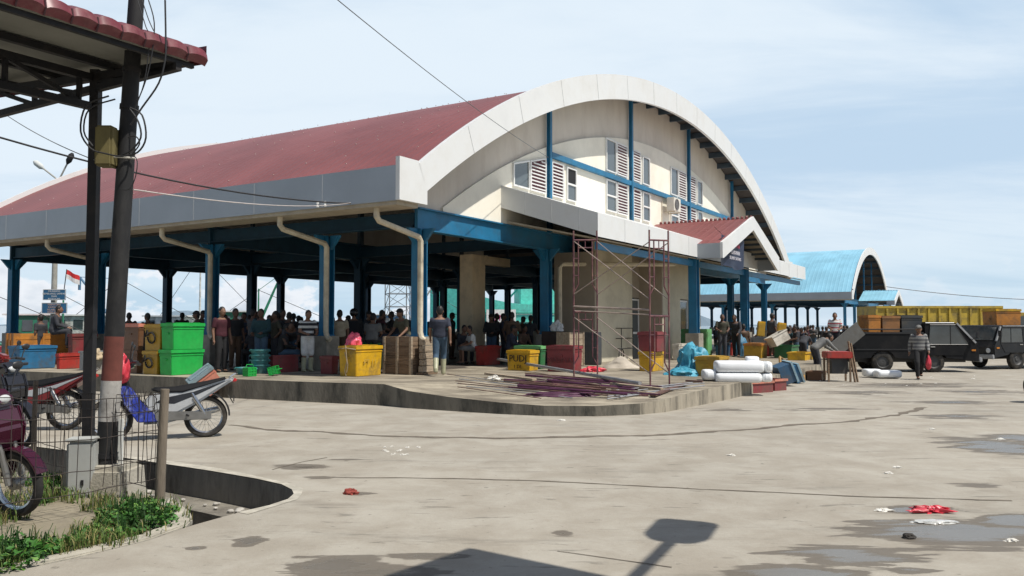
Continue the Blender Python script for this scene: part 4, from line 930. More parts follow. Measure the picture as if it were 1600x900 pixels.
# right of the walking man
fbox('fish_box', 'bright red fish box with the man in white sitting on it', 742, 757, 783, 571, 541, Red)
pj = fbox('fish_box', 'yellow fish box with black hand lettering in front of the green and maroon boxes', 791, 828, 843, 580, 548, Yel, dmax=1.2)
scribble(pj, 'PUDJ', .26, 'u', dz=.08); scribble(pj, '1 DL', .14, 'u', dz=-.14)
fbox('fish_box', 'green fish box with pale lid behind the lettered yellow box', 803, 845, 854, 577, 541, Grn2, dmax=1.5, lidm=LGr)
mb_ = fbox('fish_box', 'maroon fish box right of the lettered yellow box', 853, 897, 911, 582, 541, Mar, dmax=1.7)
scribble(mb_, 'MARINA', .2, 'u', pcol('faded_maroon', (.14,.03,.035)))
fbox('wooden_crate', 'pale upright plank crate behind the maroon fish box', 886, 890, 914, 573, 519, M_wood2, 'wood', lidm=M_wood2, dmax=1.0, cat='crate')
fbox('cabinet', 'black cabinet against the taupe wall behind the left scaffold tower', 913, 933, 940, 573, 519, Dgr, 'cabinet', lidm=Dgr, dmax=.9, cat='cabinet')
tt = fbox('table', 'dark cloth covered table in front of the taupe wall', 846, 878, 885, 571, 518, mat('dark_tablecloth', (.05,.035,.03), rough=.9, bump=.4), 'cabinet', lidm=mat('dark_tablecloth', (.05,.035,.03)), dmax=1.3, cat='table')
rag('rag', tt.location+Vector((.1, -.1, tt['dims'][2]+.01)), (.2, .16, .3), C_white, 'crumpled white cloth lying on the dark covered table', 'cloth', 4, .25)
yy = fbox('fish_box', 'ochre yellow fish box between the legs of the right scaffold tower', 997, 1020, 1043, 581, 550, Yel, dmax=.9)
fbox('fish_box', 'dark maroon box stacked on the ochre yellow fish box', 996, 1027, 1041, 549, 519, Mar, on=yy, dmax=.9)
fbox('fish_box', 'pinkish white fish box behind the blue tarpaulin', 1050, 1061, 1082, 563, 538, Wht, dmax=1.2)
fbox('cabinet', 'dark green cabinet in front of the doorway by the porch column', 1064, 1082, 1088, 561, 514, Grn2, 'cabinet', lidm=Grn2, dmax=1.2, cat='cabinet')
fbox('board', 'upright light green board right of the porch column pedestal', 1103, 1105, 1117, 558, 514, LGr, 'cabinet', lidm=LGr, dmax=.6, cat='board')
fbox('fish_box', 'ochre fish box left of the white foam blocks', 1085, 1124, 1140, 590, 558, Yel2, dmax=1.3)
fbox('fish_box', 'dark blue fish box behind the white foam blocks', 1117, 1133, 1142, 558, 536, Dbl, dmax=1.5, lidm=Dgr)
fbox('fish_box', 'small red box beside the dark blue fish box', 1141, 1144, 1151, 556, 537, Red, dmax=.8)
fbox('fish_box', 'ochre fish box with orange lid in front of the second porch column', 1161, 1190, 1200, 560, 537, Yel2, dmax=1.6, lidm=Org)
fbox('fish_box', 'red box half hidden right of the orange lidded fish box', 1196, 1204, 1212, 557, 536, Red, dmax=1.2)
fbox('crate', 'dark green open crate behind the tilted blue crates', 1210, 1237, 1248, 560, 540, Grn2, 'open', dmax=1.6, cat='crate')
fbox('crate', 'yellow open crate at the right end of the platform', 1231, 1258, 1272, 581, 551, Yel, 'open', dmax=1.3, cat='crate')
fbox('crate', 'brown open crate standing on the yard behind the orange frame', 1261, 1284, 1291, 595, 581, Brn, 'open', dmax=1.2, cat='crate')
for (l, r, b, t_, lb) in ((1172, 1208, 615, 597, 'dark maroon crate at the foot of the streaked platform wall'), (1209, 1229, 611, 593, 'smaller dark maroon crate right of the other maroon crate')):
    fbox('crate', lb, l, l+2, r, b, t_, Mar, 'open', lidm=Sal, dmax=1.3, yaw=R(35), p=at_z(l+2, b), cat='crate')
T_ = empty('crate', at_z(1232, 604), R(20), 'dark blue crate tipped up against the platform, left one of the pair', 'crate'); build_box(T_, .52, .55, .42, Dbl, 'open', pcol('pale_blue_rim', (.25,.38,.45))); T_.rotation_euler = (R(8), R(68), R(12)); T_.location += Vector((-.22, .25, .27))
T_ = empty('crate', at_z(1250, 600), R(20), 'dark blue crate tipped up against the platform, right one of the pair', 'crate'); build_box(T_, .52, .5, .22, Blu, 'open', pcol('pale_blue_rim', (.25,.38,.45))); T_.rotation_euler = (R(6), R(68), R(12)); T_.location += Vector((-.16, .3, .25))
T_ = empty('frame', at_z(1250, 598), R(20), 'orange wooden frame leaning on the tipped blue crates', 'frame'); s = MB(); s.box((-.6,-.4,0), (.6,-.33,.06)); s.box((-.6,.33,0), (.6,.4,.06)); s.box((-.6,-.33,0), (-.53,.33,.06)); s.box((.53,-.33,0), (.6,.33,.06)); s.box((-.53,-.03,.0), (.53,.03,.05)); s.build('timber', pcol('ochre_timber', (.36,.20,.04)), T_); T_.rotation_euler = (R(20), R(35), R(-5)); T_.location += Vector((.05, .9, .34)); T_.scale = (.75, .9, 1)
T_ = empty('fish_box', at_Y(1219, 536, 32), R(20), 'dirty white box tilted on top of the dark green open crate', 'box'); build_box(T_, .7, .5, .4, Wht, 'open'); T_.rotation_euler = (R(-10), R(-25), R(20)); T_.location.z = .98
# white foam blocks
M_foam = mat('white_foam', (.80, .82, .83), rough=.45, var=.06, scale=3, bump=.15, bscale=6)
def foam(px0, px1, py0, py1, Y, label, grp, dep=.55):
    a = at_Y(px0, py1, Y); b = at_Y(px1, py0, Y); T_ = MB(); Lx = b.x-a.x; h = b.z-a.z; n = 20; vs = []
    rings = [(0, .72), (.012, .86), (.04, .96), (.09, 1), (Lx*.3, 1.0), (Lx*.6, .99), (Lx-.09, 1), (Lx-.04, .96), (Lx-.012, .86), (Lx, .72)]
    for x, f in rings:
        for k in range(n):
            t_ = 2*math.pi*k/n; c_, s_ = math.cos(t_), math.sin(t_); y = math.copysign(abs(c_)**.55, c_)*dep/2*f; z = h/2+math.copysign(abs(s_)**.55, s_)*h/2*f; vs.append((x-Lx/2, y, z))
    T_.add(vs, [(i*n+k, i*n+(k+1) % n, (i+1)*n+(k+1) % n, (i+1)*n+k) for i in range(len(rings)-1) for k in range(n)]+[tuple(range(n)), tuple(range((len(rings)-1)*n, len(rings)*n))])
    o = T_.build('foam_block', M_foam, smooth=True); o.location = ((a.x+b.x)/2, Y+dep/2, a.z); o.rotation_euler = (0, 0, R(-3)); tag(o, label, 'foam block', grp); return o
Yf = 19.7; fg = 'white foam blocks stacked on the platform'
foam(1121, 1192, 583, 599, Yf, 'long white foam block at the bottom of the stack', fg); foam(1193, 1209, 583, 598, Yf+.05, 'short white foam block at the bottom right of the stack', fg); foam(1102, 1121, 578, 595, Yf+.15, 'short white foam block at the left end of the stack', fg)
foam(1122, 1196, 564, 583, Yf+.05, 'long white foam block on top of the stack', fg); foam(1197, 1209, 565, 583, Yf+.05, 'stub of white foam on the top right of the stack', fg); foam(1168, 1187, 557, 566, Yf+.3, 'small white foam scrap lying on top of the stack', fg, .3)
Yg = at_z(1385, 592).y; fg = 'white foam blocks lying on the yard'
foam(1374, 1411, 579, 591, Yg, 'white foam block on the yard beside the walking man', fg); foam(1356, 1380, 577, 589, Yg+.5, 'white foam block on the yard nearer the truck rear wheel', fg)
# tarpaulins and heaps
M_tarp = mat('blue_tarpaulin', (.05, .30, .42), rough=.5, var=.4, scale=6, bump=1, bscale=7)
o = rag('tarpaulin', G(1080, 586)+Vector((.1, .3, -.02)), (.42, .36, .8), M_tarp, 'heaped blue tarpaulin beside the porch column', 'tarpaulin', 11, .3)
rag('tarpaulin', G(1068, 587)+Vector((0, .1, -.03)), (.42, .3, .22), M_tarp, 'loose end of blue tarpaulin lying on the platform floor', 'tarpaulin', 12, .25)
rag('tarpaulin', G(1157, 557)+Vector((0, 0, -.02)), (.3, .3, .85), pcol('blue_bundle', (.06,.20,.32), bump=.8), 'upright blue bundle between the red box and the orange lidded box', 'bundle', 13, .15)
M_sand = mat('cement_sand', (.45, .40, .33), rough=1, var=.25, bump=.6, bscale=30)
rag('sand_heap', G(971, 575)+Vector((0, .2, -.03)), (.62, .5, .42), M_sand, 'small heap of pale sand behind the scaffold', 'sand heap', 14, .12, cone=True)
rag('rag', G(926, 581), (.3, .14, .14), M_redplast, 'crumpled red plastic sheet at the foot of the left scaffold tower', 'plastic', 15, .3)
rag('rag', at_z(1457, 800), (.15, .07, .05), M_redplast, 'red plastic rag lying by the puddle in the foreground', 'plastic', 16, .7)
rag('rope_knot', at_z(548, 772), (.07, .045, .05), mat('rusty_red', (.28,.05,.035), rough=.8), 'small knotted red rope lying on the concrete', 'rope', 17, .4)
M_clear = mat('clear_plastic', (.55, .55, .52), rough=.2, var=.3, scale=12, bump=.8, bscale=12)
rag('plastic_bag', at_z(1460, 816), (.19, .07, .02), M_clear, 'flattened clear plastic bag in the puddle below the red rag', 'bag', 18, .2)
M_paper = mat('white_litter', (.72, .70, .64), rough=.8, var=.15)
for i, (px, py, sx, lb) in enumerate([(1402, 731, .07, 'white paper scrap, right one of two on the open concrete'), (1388, 740, .06, 'white paper scrap, left one of two on the open concrete'), (1380, 798, .09, 'white litter strip floating at the puddle edge'), (1143, 712, .06, 'white litter scrap on the concrete below the platform corner'), (1580, 846, .06, 'white scrap at the right end of the foreground puddle'), (1456, 671, .06, 'white scrap on the yard above the right puddle'), (877, 657, .09, 'white scrap right below the rounded platform corner'), (1563, 687, .07, 'white scrap in the right puddle'), (1455, 590, .08, 'white crumb on the yard right of the walking man'), (1520, 592, .1, 'white crumb on the yard below the parked trucks')]):
    rag('litter', at_z(px, py), (sx*.7, sx*.35, .02), M_paper, lb, 'litter', 30+i, .6)
rag('stone', at_z(1420, 841), (.05, .04, .04), mat('dark_stone', (.04,.035,.03), rough=.9), 'small dark stone in the middle of the foreground puddle', 'stone', 41, .2)
rl2 = random.Random(9); lt = [(at_z(1310+rl2.uniform(-30, 240), 592+rl2.uniform(-6, 12))) for _ in range(16)]+[at_z(600+rl2.uniform(0, 60), 698+rl2.uniform(0, 14)) for _ in range(14)]
for i, p in enumerate(lt): rag('litter', p, (rl2.uniform(.012, .03), .015, .012), M_paper, 'white crumb scattered near the trucks' if i < 16 else 'white crumb in the scatter on the open concrete', 'litter', 60+i, .6)['group'] = 'scattered crumbs by the trucks' if i < 16 else 'scattered crumbs on the concrete'
# ---------------------------------------------------------------- shelter roof at the left and its post
M_blacksteel = mat('black_steel', (.006, .006, .008), rough=.7, var=.35, dirt=(.035,.027,.022), damt=.5, dscale=4)
M_tile = mat('red_tile_metal', (.145, .024, .034), rough=.4, var=.35, scale=6, dirt=(.26,.13,.12), damt=.45, dscale=5)
M_panel = mat('grey_ceiling_panel', (.20, .20, .175), rough=.85, var=.2, scale=1.5)
M_blackpaint = mat('black_pole_paint', (.009, .009, .010), rough=.75, var=.5, scale=5, stretch=(1,1,.4), dirt=(.045,.043,.04), damt=.6, dscale=3)
E1 = at_z(322, 100, 4.5); E1 = Vector((E1.x, E1.y, 0))
def SL(a, b, z): return E1-UV*a+VV*b+Vector((0, 0, z))     # a along the eave towards the camera side, b inwards
sh = empty('shelter', SL(.3, 1.53, 0), 0, 'black steel shelter with a red metal tile roof at the left edge', 'shelter')
def SP(s): 
    s.v = [v-sh.location for v in s.v]; return s
LA, LBk = 7.0, 5.2
s = MB(); n = 96; vs = []      # wavy metal tile edge: period .27 m, folded down at the eave
for i in range(n*2+1):
    a = LA*i/(n*2); w_ = abs(math.sin(math.pi*a/.25))**.5*.05
    vs += [SL(a, 0.02, 4.475+w_*.25), SL(a, -.03-w_*.4, 4.53+w_*.6), SL(a, -.012, 4.60+w_), SL(a, .12, 4.65+w_), SL(a, LBk, 5.0+w_)]
s.add(vs, [(5*i+k, 5*i+5+k, 5*i+6+k, 5*i+1+k) for i in range(n*2) for k in range(4)])
for b0_, b1_, z0, z1 in ((0.0, LBk, 4.5, 4.9),): s.add([SL(-.004, b0_, z0), SL(-.004, b1_, z0+.3), SL(-.004, b1_, z1+.12), SL(-.004, b0_, 4.7)], [(0,1,2,3)])
SP(s).build('roof_sheet', M_tile, sh, smooth=True)
s = MB()
for k in range(1, 28): a = k*.25; s.tube([SL(a, .0, 4.47), SL(a, -.035, 4.54), SL(a, -.02, 4.605), SL(a, .12, 4.655)], .009, 5)
SP(s).build('tile_seam', mat('dark_tile_seam', (.05, .012, .016), rough=.6), sh)
s = MB(); s.add([SL(.05, .06, 4.54), SL(LA, .06, 4.54), SL(LA, LBk, 4.9), SL(.05, LBk, 4.9)], [(0,1,2,3)]); SP(s).build('ceiling_panel', M_panel, sh)
for k in range(1, 5): s = MB(); b = k*1.15; z = 4.5+.08*b-.03; s.bar(SL(.1, b, z), SL(LA, b, z), .07, .07); SP(s).build('purlin', M_blacksteel, sh)
s = MB(); s.bar(SL(.1, .09, 4.46), SL(LA, .09, 4.46), .05, .05); SP(s).build('eave_beam', M_blacksteel, sh)
for k in range(0, 4):
    a = .3+k*2.1; s = MB(); s.bar(SL(a, .1, 4.42), SL(a, LBk, 4.80), .07, .09); SP(s).build('rafter', M_blacksteel, sh)
# trusses: one across (along b), one along (along a) at the post line
s = MB(); a = .3
s.bar(SL(a, .05, 4.40), SL(a, LBk, 4.36), .07, .08)
for k in range(5):
    b0_ = .9+k*.95; s.bar(SL(a, b0_, 4.38), SL(a, b0_+.02, 4.42+.075*b0_), .05, .05); s.bar(SL(a, b0_, 4.38), SL(a, b0_+.9, 4.4+.075*(b0_+.9)), .05, .05)
SP(s).build('truss', M_blacksteel, sh)
bt_ = 1.53; s = MB(); s.bar(SL(.37, bt_, 4.17), SL(LA, bt_, 4.17), .08, .08); s.bar(SL(.37, bt_, 4.5), SL(LA, bt_, 4.5), .08, .08)
for k in range(9): a = .5+k*.8; s.bar(SL(a, bt_, 4.2), SL(a, bt_, 4.48), .045, .045); s.bar(SL(a, bt_, 4.48 if k % 2 else 4.2), SL(a+.8, bt_, 4.2 if k % 2 else 4.48), .045, .045)
SP(s).build('truss', M_blacksteel, sh)
pp = SL(.3, 1.53, 0); s = MB(); s.box((pp.x-.05, pp.y-.05, -.1), (pp.x+.05, pp.y+.05, 4.6)); SP(s).build('post', M_blacksteel, sh)
# utility pole, leaning, with painted bands
pb0 = at_z(163, 764); pole_top = Vector((pb0.x+.27, pb0.y+.12, 7.4)); P0 = Vector((pb0.x, pb0.y, .0)); UPp = empty('utility_pole', P0, 0, 'leaning black utility pole with one red and one white painted band', 'utility pole')
def PP(z): return (pole_top-P0)*(z/7.4)
zs = [at_Y(170, y, 8.5).z for y in (758, 660, 596, 526)]
def seg(nm, z0, z1, m, k=1.0):
    s = MB(); r = lambda z: .104-.005*z; s.tube([PP(z0), PP(z1)], [r(z0)*k, r(z1)*k], 20); return s.build(nm, m, UPp, smooth=True)
seg('shaft', zs[0]-.1, zs[1], M_blackpaint); seg('white_band', zs[1], zs[2], mat('chalky_white', (.42,.40,.37), rough=.9, var=.4, scale=5, dirt=(.12,.11,.10), damt=.8, dscale=4)); seg('red_band', zs[2], zs[3], mat('rust_red_band', (.15,.042,.03), rough=.85, var=.35, scale=5)); seg('shaft', zs[3], 7.4, M_blackpaint)
for z in (.32, 3.95, 4.35): s = MB(); s.tube([PP(z), PP(z+.05)], .115-.005*z, 20); s.build('collar', M_blacksteel, UPp, smooth=True)
s = MB(); s.cbox((0, 0, .05), (.62, .5, .42), None, 1.1); s.build('footing', M_kerb, UPp, bevel=.05)
for o in (UPp,): pass
s = MB(); q = PP(3.45); s.box((q.x-.24, q.y-.2, 3.32), (q.x-.06, q.y-.02, 3.74)); jb = s.build('junction_box', mat('yellowed_box', (.17,.14,.05), rough=.85, var=.3, dirt=(.10,.08,.04), damt=.7), UPp, bevel=.02)
s = MB(); s.tube([PP(3.42)+Vector((-.2,-.14,0)), PP(3.42)+Vector((0,-.135,0)), PP(3.42)+Vector((.12,-.06,0))], .012, 6); s.build('clamp', mat('pale_clamp', (.5,.48,.42)), UPp)
s = MB(); x = PP(.3); s.box((.16, -.06, .02), (.2, -.03, .72)); s.build('conduit', mat('white_conduit', (.6,.6,.56)), UPp)
M_cable = mat('black_cable', (.014, .014, .016), rough=.6)
def cab(pts, r, name='cable', parent=None, smooth_k=4, m=None):
    P = [Vector(p) for p in pts]; out = []
    for i in range(len(P)-1):
        a, b, c, d = P[max(i-1, 0)], P[i], P[i+1], P[min(i+2, len(P)-1)]
        for k in range(smooth_k):
            t_ = k/smooth_k; out.append(.5*((2*b)+(c-a)*t_+(2*a-5*b+4*c-d)*t_*t_+(3*b-a-3*c+d)*t_**3))
    out.append(P[-1]); s = MB()
    if parent is not None: out = [p-parent.location for p in out]
    s.tube(out, r, 6); return s.build(name, m or M_cable, parent)
def pxs(l, Y): return [at_Y(x, y, Y+(dy if (dy := (e[0] if e else 0)) else 0)) for x, y, *e in l]
for l, r in (([(170,150),(135,165),(126,205),(142,232),(165,240),(190,244),(215,238),(228,215),(222,180),(203,168)], .009), ([(180,155),(140,170),(131,205),(145,228)], .008), ([(203,170),(216,190),(220,215),(205,235),(190,242)], .009), ([(200,215),(212,213),(218,225),(205,243)], .007), ([(204,240),(214,250),(212,275),(203,295),(190,296)], .005), ([(258,0),(259,60),(258,92),(248,130),(222,168),(204,195)], .009), ([(232,0),(241,35),(238,80),(228,125),(212,165)], .006), ([(215,0),(228,42),(234,60),(225,130),(208,175)], .005), ([(222,0),(232,30),(240,48)], .005)):
    cab(pxs(l, 8.32), r, 'cable_loop', UPp)
# overhead wires
def wire(a, b, sag, label, r=.012, m=None):
    P = [a.lerp(b, i/16)-Vector((0, 0, sag*4*(i/16)*(1-i/16))) for i in range(17)]; s = MB(); s.tube(P, r, 5); o = s.build('overhead_wire', m or M_cable); return tag(o, label, 'wire')
wire(at_Y(455, -60, 11), at_Y(857, 246, 27.4), .15, 'thin wire running from the top of the picture down to the gable post', .008, mat('grey_cable', (.16,.17,.18)))
wire(at_Y(-60, 197, 13), at_Y(548, 318, 19.9), .25, 'black wire running from the left edge to the hall eave', .018)
wire(UPp.location+PP(3.1)+Vector((.1,.0,0)), at_Y(548, 317, 19.9), .12, 'pale wire running from the utility pole to the hall eave', .008, mat('pale_cable', (.5,.45,.42)))
wire(at_Y(-20, 158, 13), UPp.location+PP(3.3), .1, 'thin grey wire running from the left edge to the utility pole', .006, MATS['grey_cable'])
wire(at_Y(1385, 448, 70), at_Y(1700, 470, 70), .3, 'faint wire in the sky above the yellow dump truck', .03, MATS['grey_cable'])
# grey meter box beside the pole
mbx = at_z(128, 770); T = empty('meter_box', mbx, R(12), 'pale grey fibreglass box standing in the weeds beside the utility pole', 'box'); s = MB(); s.box((-.125, -.11, -.1), (.125, .11, .52)); s.build('casing', mat('grey_fibreglass', (.40,.41,.39), rough=.7, var=.15, dirt=(.22,.2,.16), damt=.5), T, bevel=.025)
s = MB(); s.box((-.135, -.12, .522), (.135, .12, .55)); s.build('lid', MATS['grey_fibreglass'], T, bevel=.008); s = MB(); s.cbox((.03, -.115, .12), (.025, .01, .05)); s.build('lock', M_blacksteel, T)
# wire mesh fence
M_wire = mat('rusty_wire', (.045, .035, .03), rough=.85, var=.4)
M_fpost = mat('grey_timber_post', (.20, .165, .125), rough=.95, var=.45, scale=4, stretch=(1,1,.2), bump=.5, dirt=(.07,.05,.04), damt=.8)
fA = at_z(52, 733); fB = at_z(249, 783); fC = at_z(-60, 838)
FE = empty('wire_fence', fB, 0, 'sagging rusty wire mesh fence on weathered timber posts around the verge', 'fence')
def fpost(p, h, r, lean):
    s = MB(); q = p-FE.location; s.tube([q+Vector((0,0,-.15)), q+Vector((lean*.5, 0, h*.5)), q+Vector((lean, .01, h))], [r*1.1, r, r*.92], 9); return s.build('post', M_fpost, FE, smooth=True)
hA = at_Y(52, 595, fA.y).z; hB = at_Y(252, 608, fB.y).z
fpost(fA, hA, .03, .0); fpost(fB, hB, .045, .03); fpost(fC, 1.2, .04, 0)
def mesh_run(a, b, ha, hb, nv, bot):
    s = MB(); r_ = random.Random(4); a = a-FE.location; b = b-FE.location
    sagf = lambda t_: -.05*4*t_*(1-t_)
    for z in (0, .25, .58, .8, 1):
        pts = [a.lerp(b, t_/10)+Vector((0, r_.uniform(-.01, .01), bot+((ha+(hb-ha)*t_/10)-bot)*z+sagf(t_/10)*(1 if z > .2 else .5)+r_.uniform(-.008, .008))) for t_ in range(11)]; s.tube(pts, .0042, 5)
    for k in range(nv+1):
        t_ = (k+r_.uniform(-.2, .2))/nv; t_ = min(1, max(0, t_)); p = a.lerp(b, t_); h = ha+(hb-ha)*t_
        s.tube([p+Vector((r_.uniform(-.012, .012), 0, bot)), p+Vector((r_.uniform(-.02, .02), r_.uniform(-.01, .01), (h+bot)/2)), p+Vector((r_.uniform(-.012, .012), 0, h+sagf(t_)))], .0036, 5)
    return s.build('wire_mesh', M_wire, FE)
mesh_run(fA, fB, hA-.05, hB-.04, 26, .12); mesh_run(fC, fB, 1.12, hB-.04, 15, .22); mesh_run(at_z(-150, 720), fA, 1.1, hA-.05, 16, .1)
s = MB(); r_ = random.Random(6)
for k in range(14): # torn tangle of wire hanging over the top near the right post
    p = fA.lerp(fB, .72+.02*k)-FE.location; z = hB-.03; s.tube([p+Vector((0,0,z)), p+Vector((r_.uniform(-.1,.1), r_.uniform(-.04,.04), z-r_.uniform(.06,.2))), p+Vector((r_.uniform(-.12,.12), 0, z-r_.uniform(.15,.3)))], .0036, 5)
s.build('torn_wire', M_wire, FE)
# ---------------------------------------------------------------- weeds and grass (nobody could count them)
def leaf_mat(name, col, var=.5): return mat(name, col, rough=.6, var=var, scale=2.5, spec=.3)
vp2 = [(p.x, p.y) for p in verge]
def in_poly(x, y, P):
    c = False; j = len(P)-1
    for i in range(len(P)):
        a, b = P[i], P[j]
        if (a[1] > y) != (b[1] > y) and x < (b[0]-a[0])*(y-a[1])/(b[1]-a[1])+a[0]: c = not c
        j = i
    return c
rv = random.Random(21)
def grass():
    s = MB(); 
    for k in range(11000):
        px, py = rv.uniform(-60, 300), rv.uniform(742, 905); p = at_z(px, py)
        if not in_poly(p.x, p.y, vp2): continue
        dn = NZ.noise(Vector((p.x*1.6, p.y*1.6, 3)))+.5*NZ.noise(Vector((p.x*5, p.y*5, 7)))
        if dn < -.02 + (.35 if 60 < px < 150 and 800 < py < 850 else 0) or (px > 180 and py < 845 and rv.random() < .7): continue
        p.z = -.035; a = rv.uniform(0, 6.28); L_ = rv.uniform(.06, .2); d = Vector((math.cos(a), math.sin(a), 0)); w_ = Vector((-d.y, d.x, 0))*rv.uniform(.003, .006); lean = rv.uniform(.2, .8); s.mi = 0 if rv.random() < .7 else 1
        q1 = p+d*L_*lean*.35+Vector((0, 0, L_*.65)); q2 = p+d*L_*lean+Vector((0, 0, L_*(1-lean*.35)))
        s.add([p-w_, p+w_, q1+w_*.8, q1-w_*.8, q2], [(0,1,2,3), (3,2,4)])
    return s
tag(grass().build('grass', [leaf_mat('grass_green', (.085, .14, .028)), leaf_mat('dry_grass', (.26, .23, .09))]), 'short patchy grass growing on the verge below the wire fence', 'grass', kind='stuff')
def weeds():
    s = MB(); cl = [(at_z(px, py), r) for px, py, r in [(232,822,.26),(205,815,.28),(182,808,.22),(250,803,.18),(215,795,.2),(190,835,.2),(160,828,.14),(228,788,.16),(85,768,.2),(70,752,.2),(98,752,.18),(40,868,.25),(10,880,.3),(-20,870,.3),(75,855,.15),(120,842,.14),(262,795,.08),(60,780,.12)]]
    for c, r in cl:
        hgt = r*.95 if c.x > -3.75 and c.y < 8 else r*.7
        for k in range(int(3300*r)):
            while True:
                v = Vector((rv.uniform(-1, 1), rv.uniform(-1, 1), rv.uniform(0, 1)))
                if v.length < 1: break
            p = Vector((c.x+v.x*r, c.y+v.y*r, -.03+v.z*hgt)); nz = Vector((rv.uniform(-1, 1), rv.uniform(-1, 1), rv.uniform(.4, 1.4))).normalized(); t1 = nz.orthogonal().normalized(); t1.rotate(Matrix.Rotation(rv.uniform(0, 6.28), 3, nz)); t2 = nz.cross(t1); L_ = rv.uniform(.016, .034); s.mi = rv.choice((0, 0, 0, 1, 2))
            if NZ.noise(p*7)+.35*NZ.noise(p*19) < -.08 or v.z > .55+.5*NZ.noise(Vector((p.x*6, p.y*6, 9))): continue
            s.add([p-t1*L_, p+t2*L_*.55-t1*.1*L_, p+t1*L_+nz*(-.3*L_), p-t2*L_*.55-t1*.1*L_], [(0,1,2,3)])
        for k in range(int(90*r)):
            a = rv.uniform(0, 6.28); rr = rv.uniform(0, r*.8); s.mi = 1; b = Vector((c.x+math.cos(a)*rr*.4, c.y+math.sin(a)*rr*.4, -.03)); e = Vector((c.x+math.cos(a)*rr, c.y+math.sin(a)*rr, hgt*rv.uniform(.5, .95))); s.bar(b, e, .004)
    return s
tag(weeds().build('weeds', [leaf_mat('weed_green', (.045, .15, .022)), leaf_mat('weed_dark', (.025, .075, .015)), leaf_mat('weed_light', (.12, .24, .04))]), 'leafy green weeds clumped round the fence post and pole footing', 'weeds', kind='stuff')
s = MB(); 
for k in range(40):
    px, py = rv.uniform(190, 420), rv.uniform(752, 800)
    c = at_z(px, py); 
    i_ = rv.randrange(len(fr)-1); p = led[i_+0 if i_ < len(led) else 0].lerp(fr[i_], rv.uniform(.2, .7)); p = p.lerp(led[i_+1].lerp(fr[i_+1], rv.uniform(.2, .7)), rv.random()); s.ball(Vector((p.x, p.y, -.31)), rv.uniform(.02, .06), 5, (1, 1, .5))
tag(s.build('ledge_rubble', mat('pale_rubble', (.42,.40,.36), rough=.95, var=.4, bump=.5)), 'pale rubble lying along the drain ledge', 'rubble', kind='stuff')
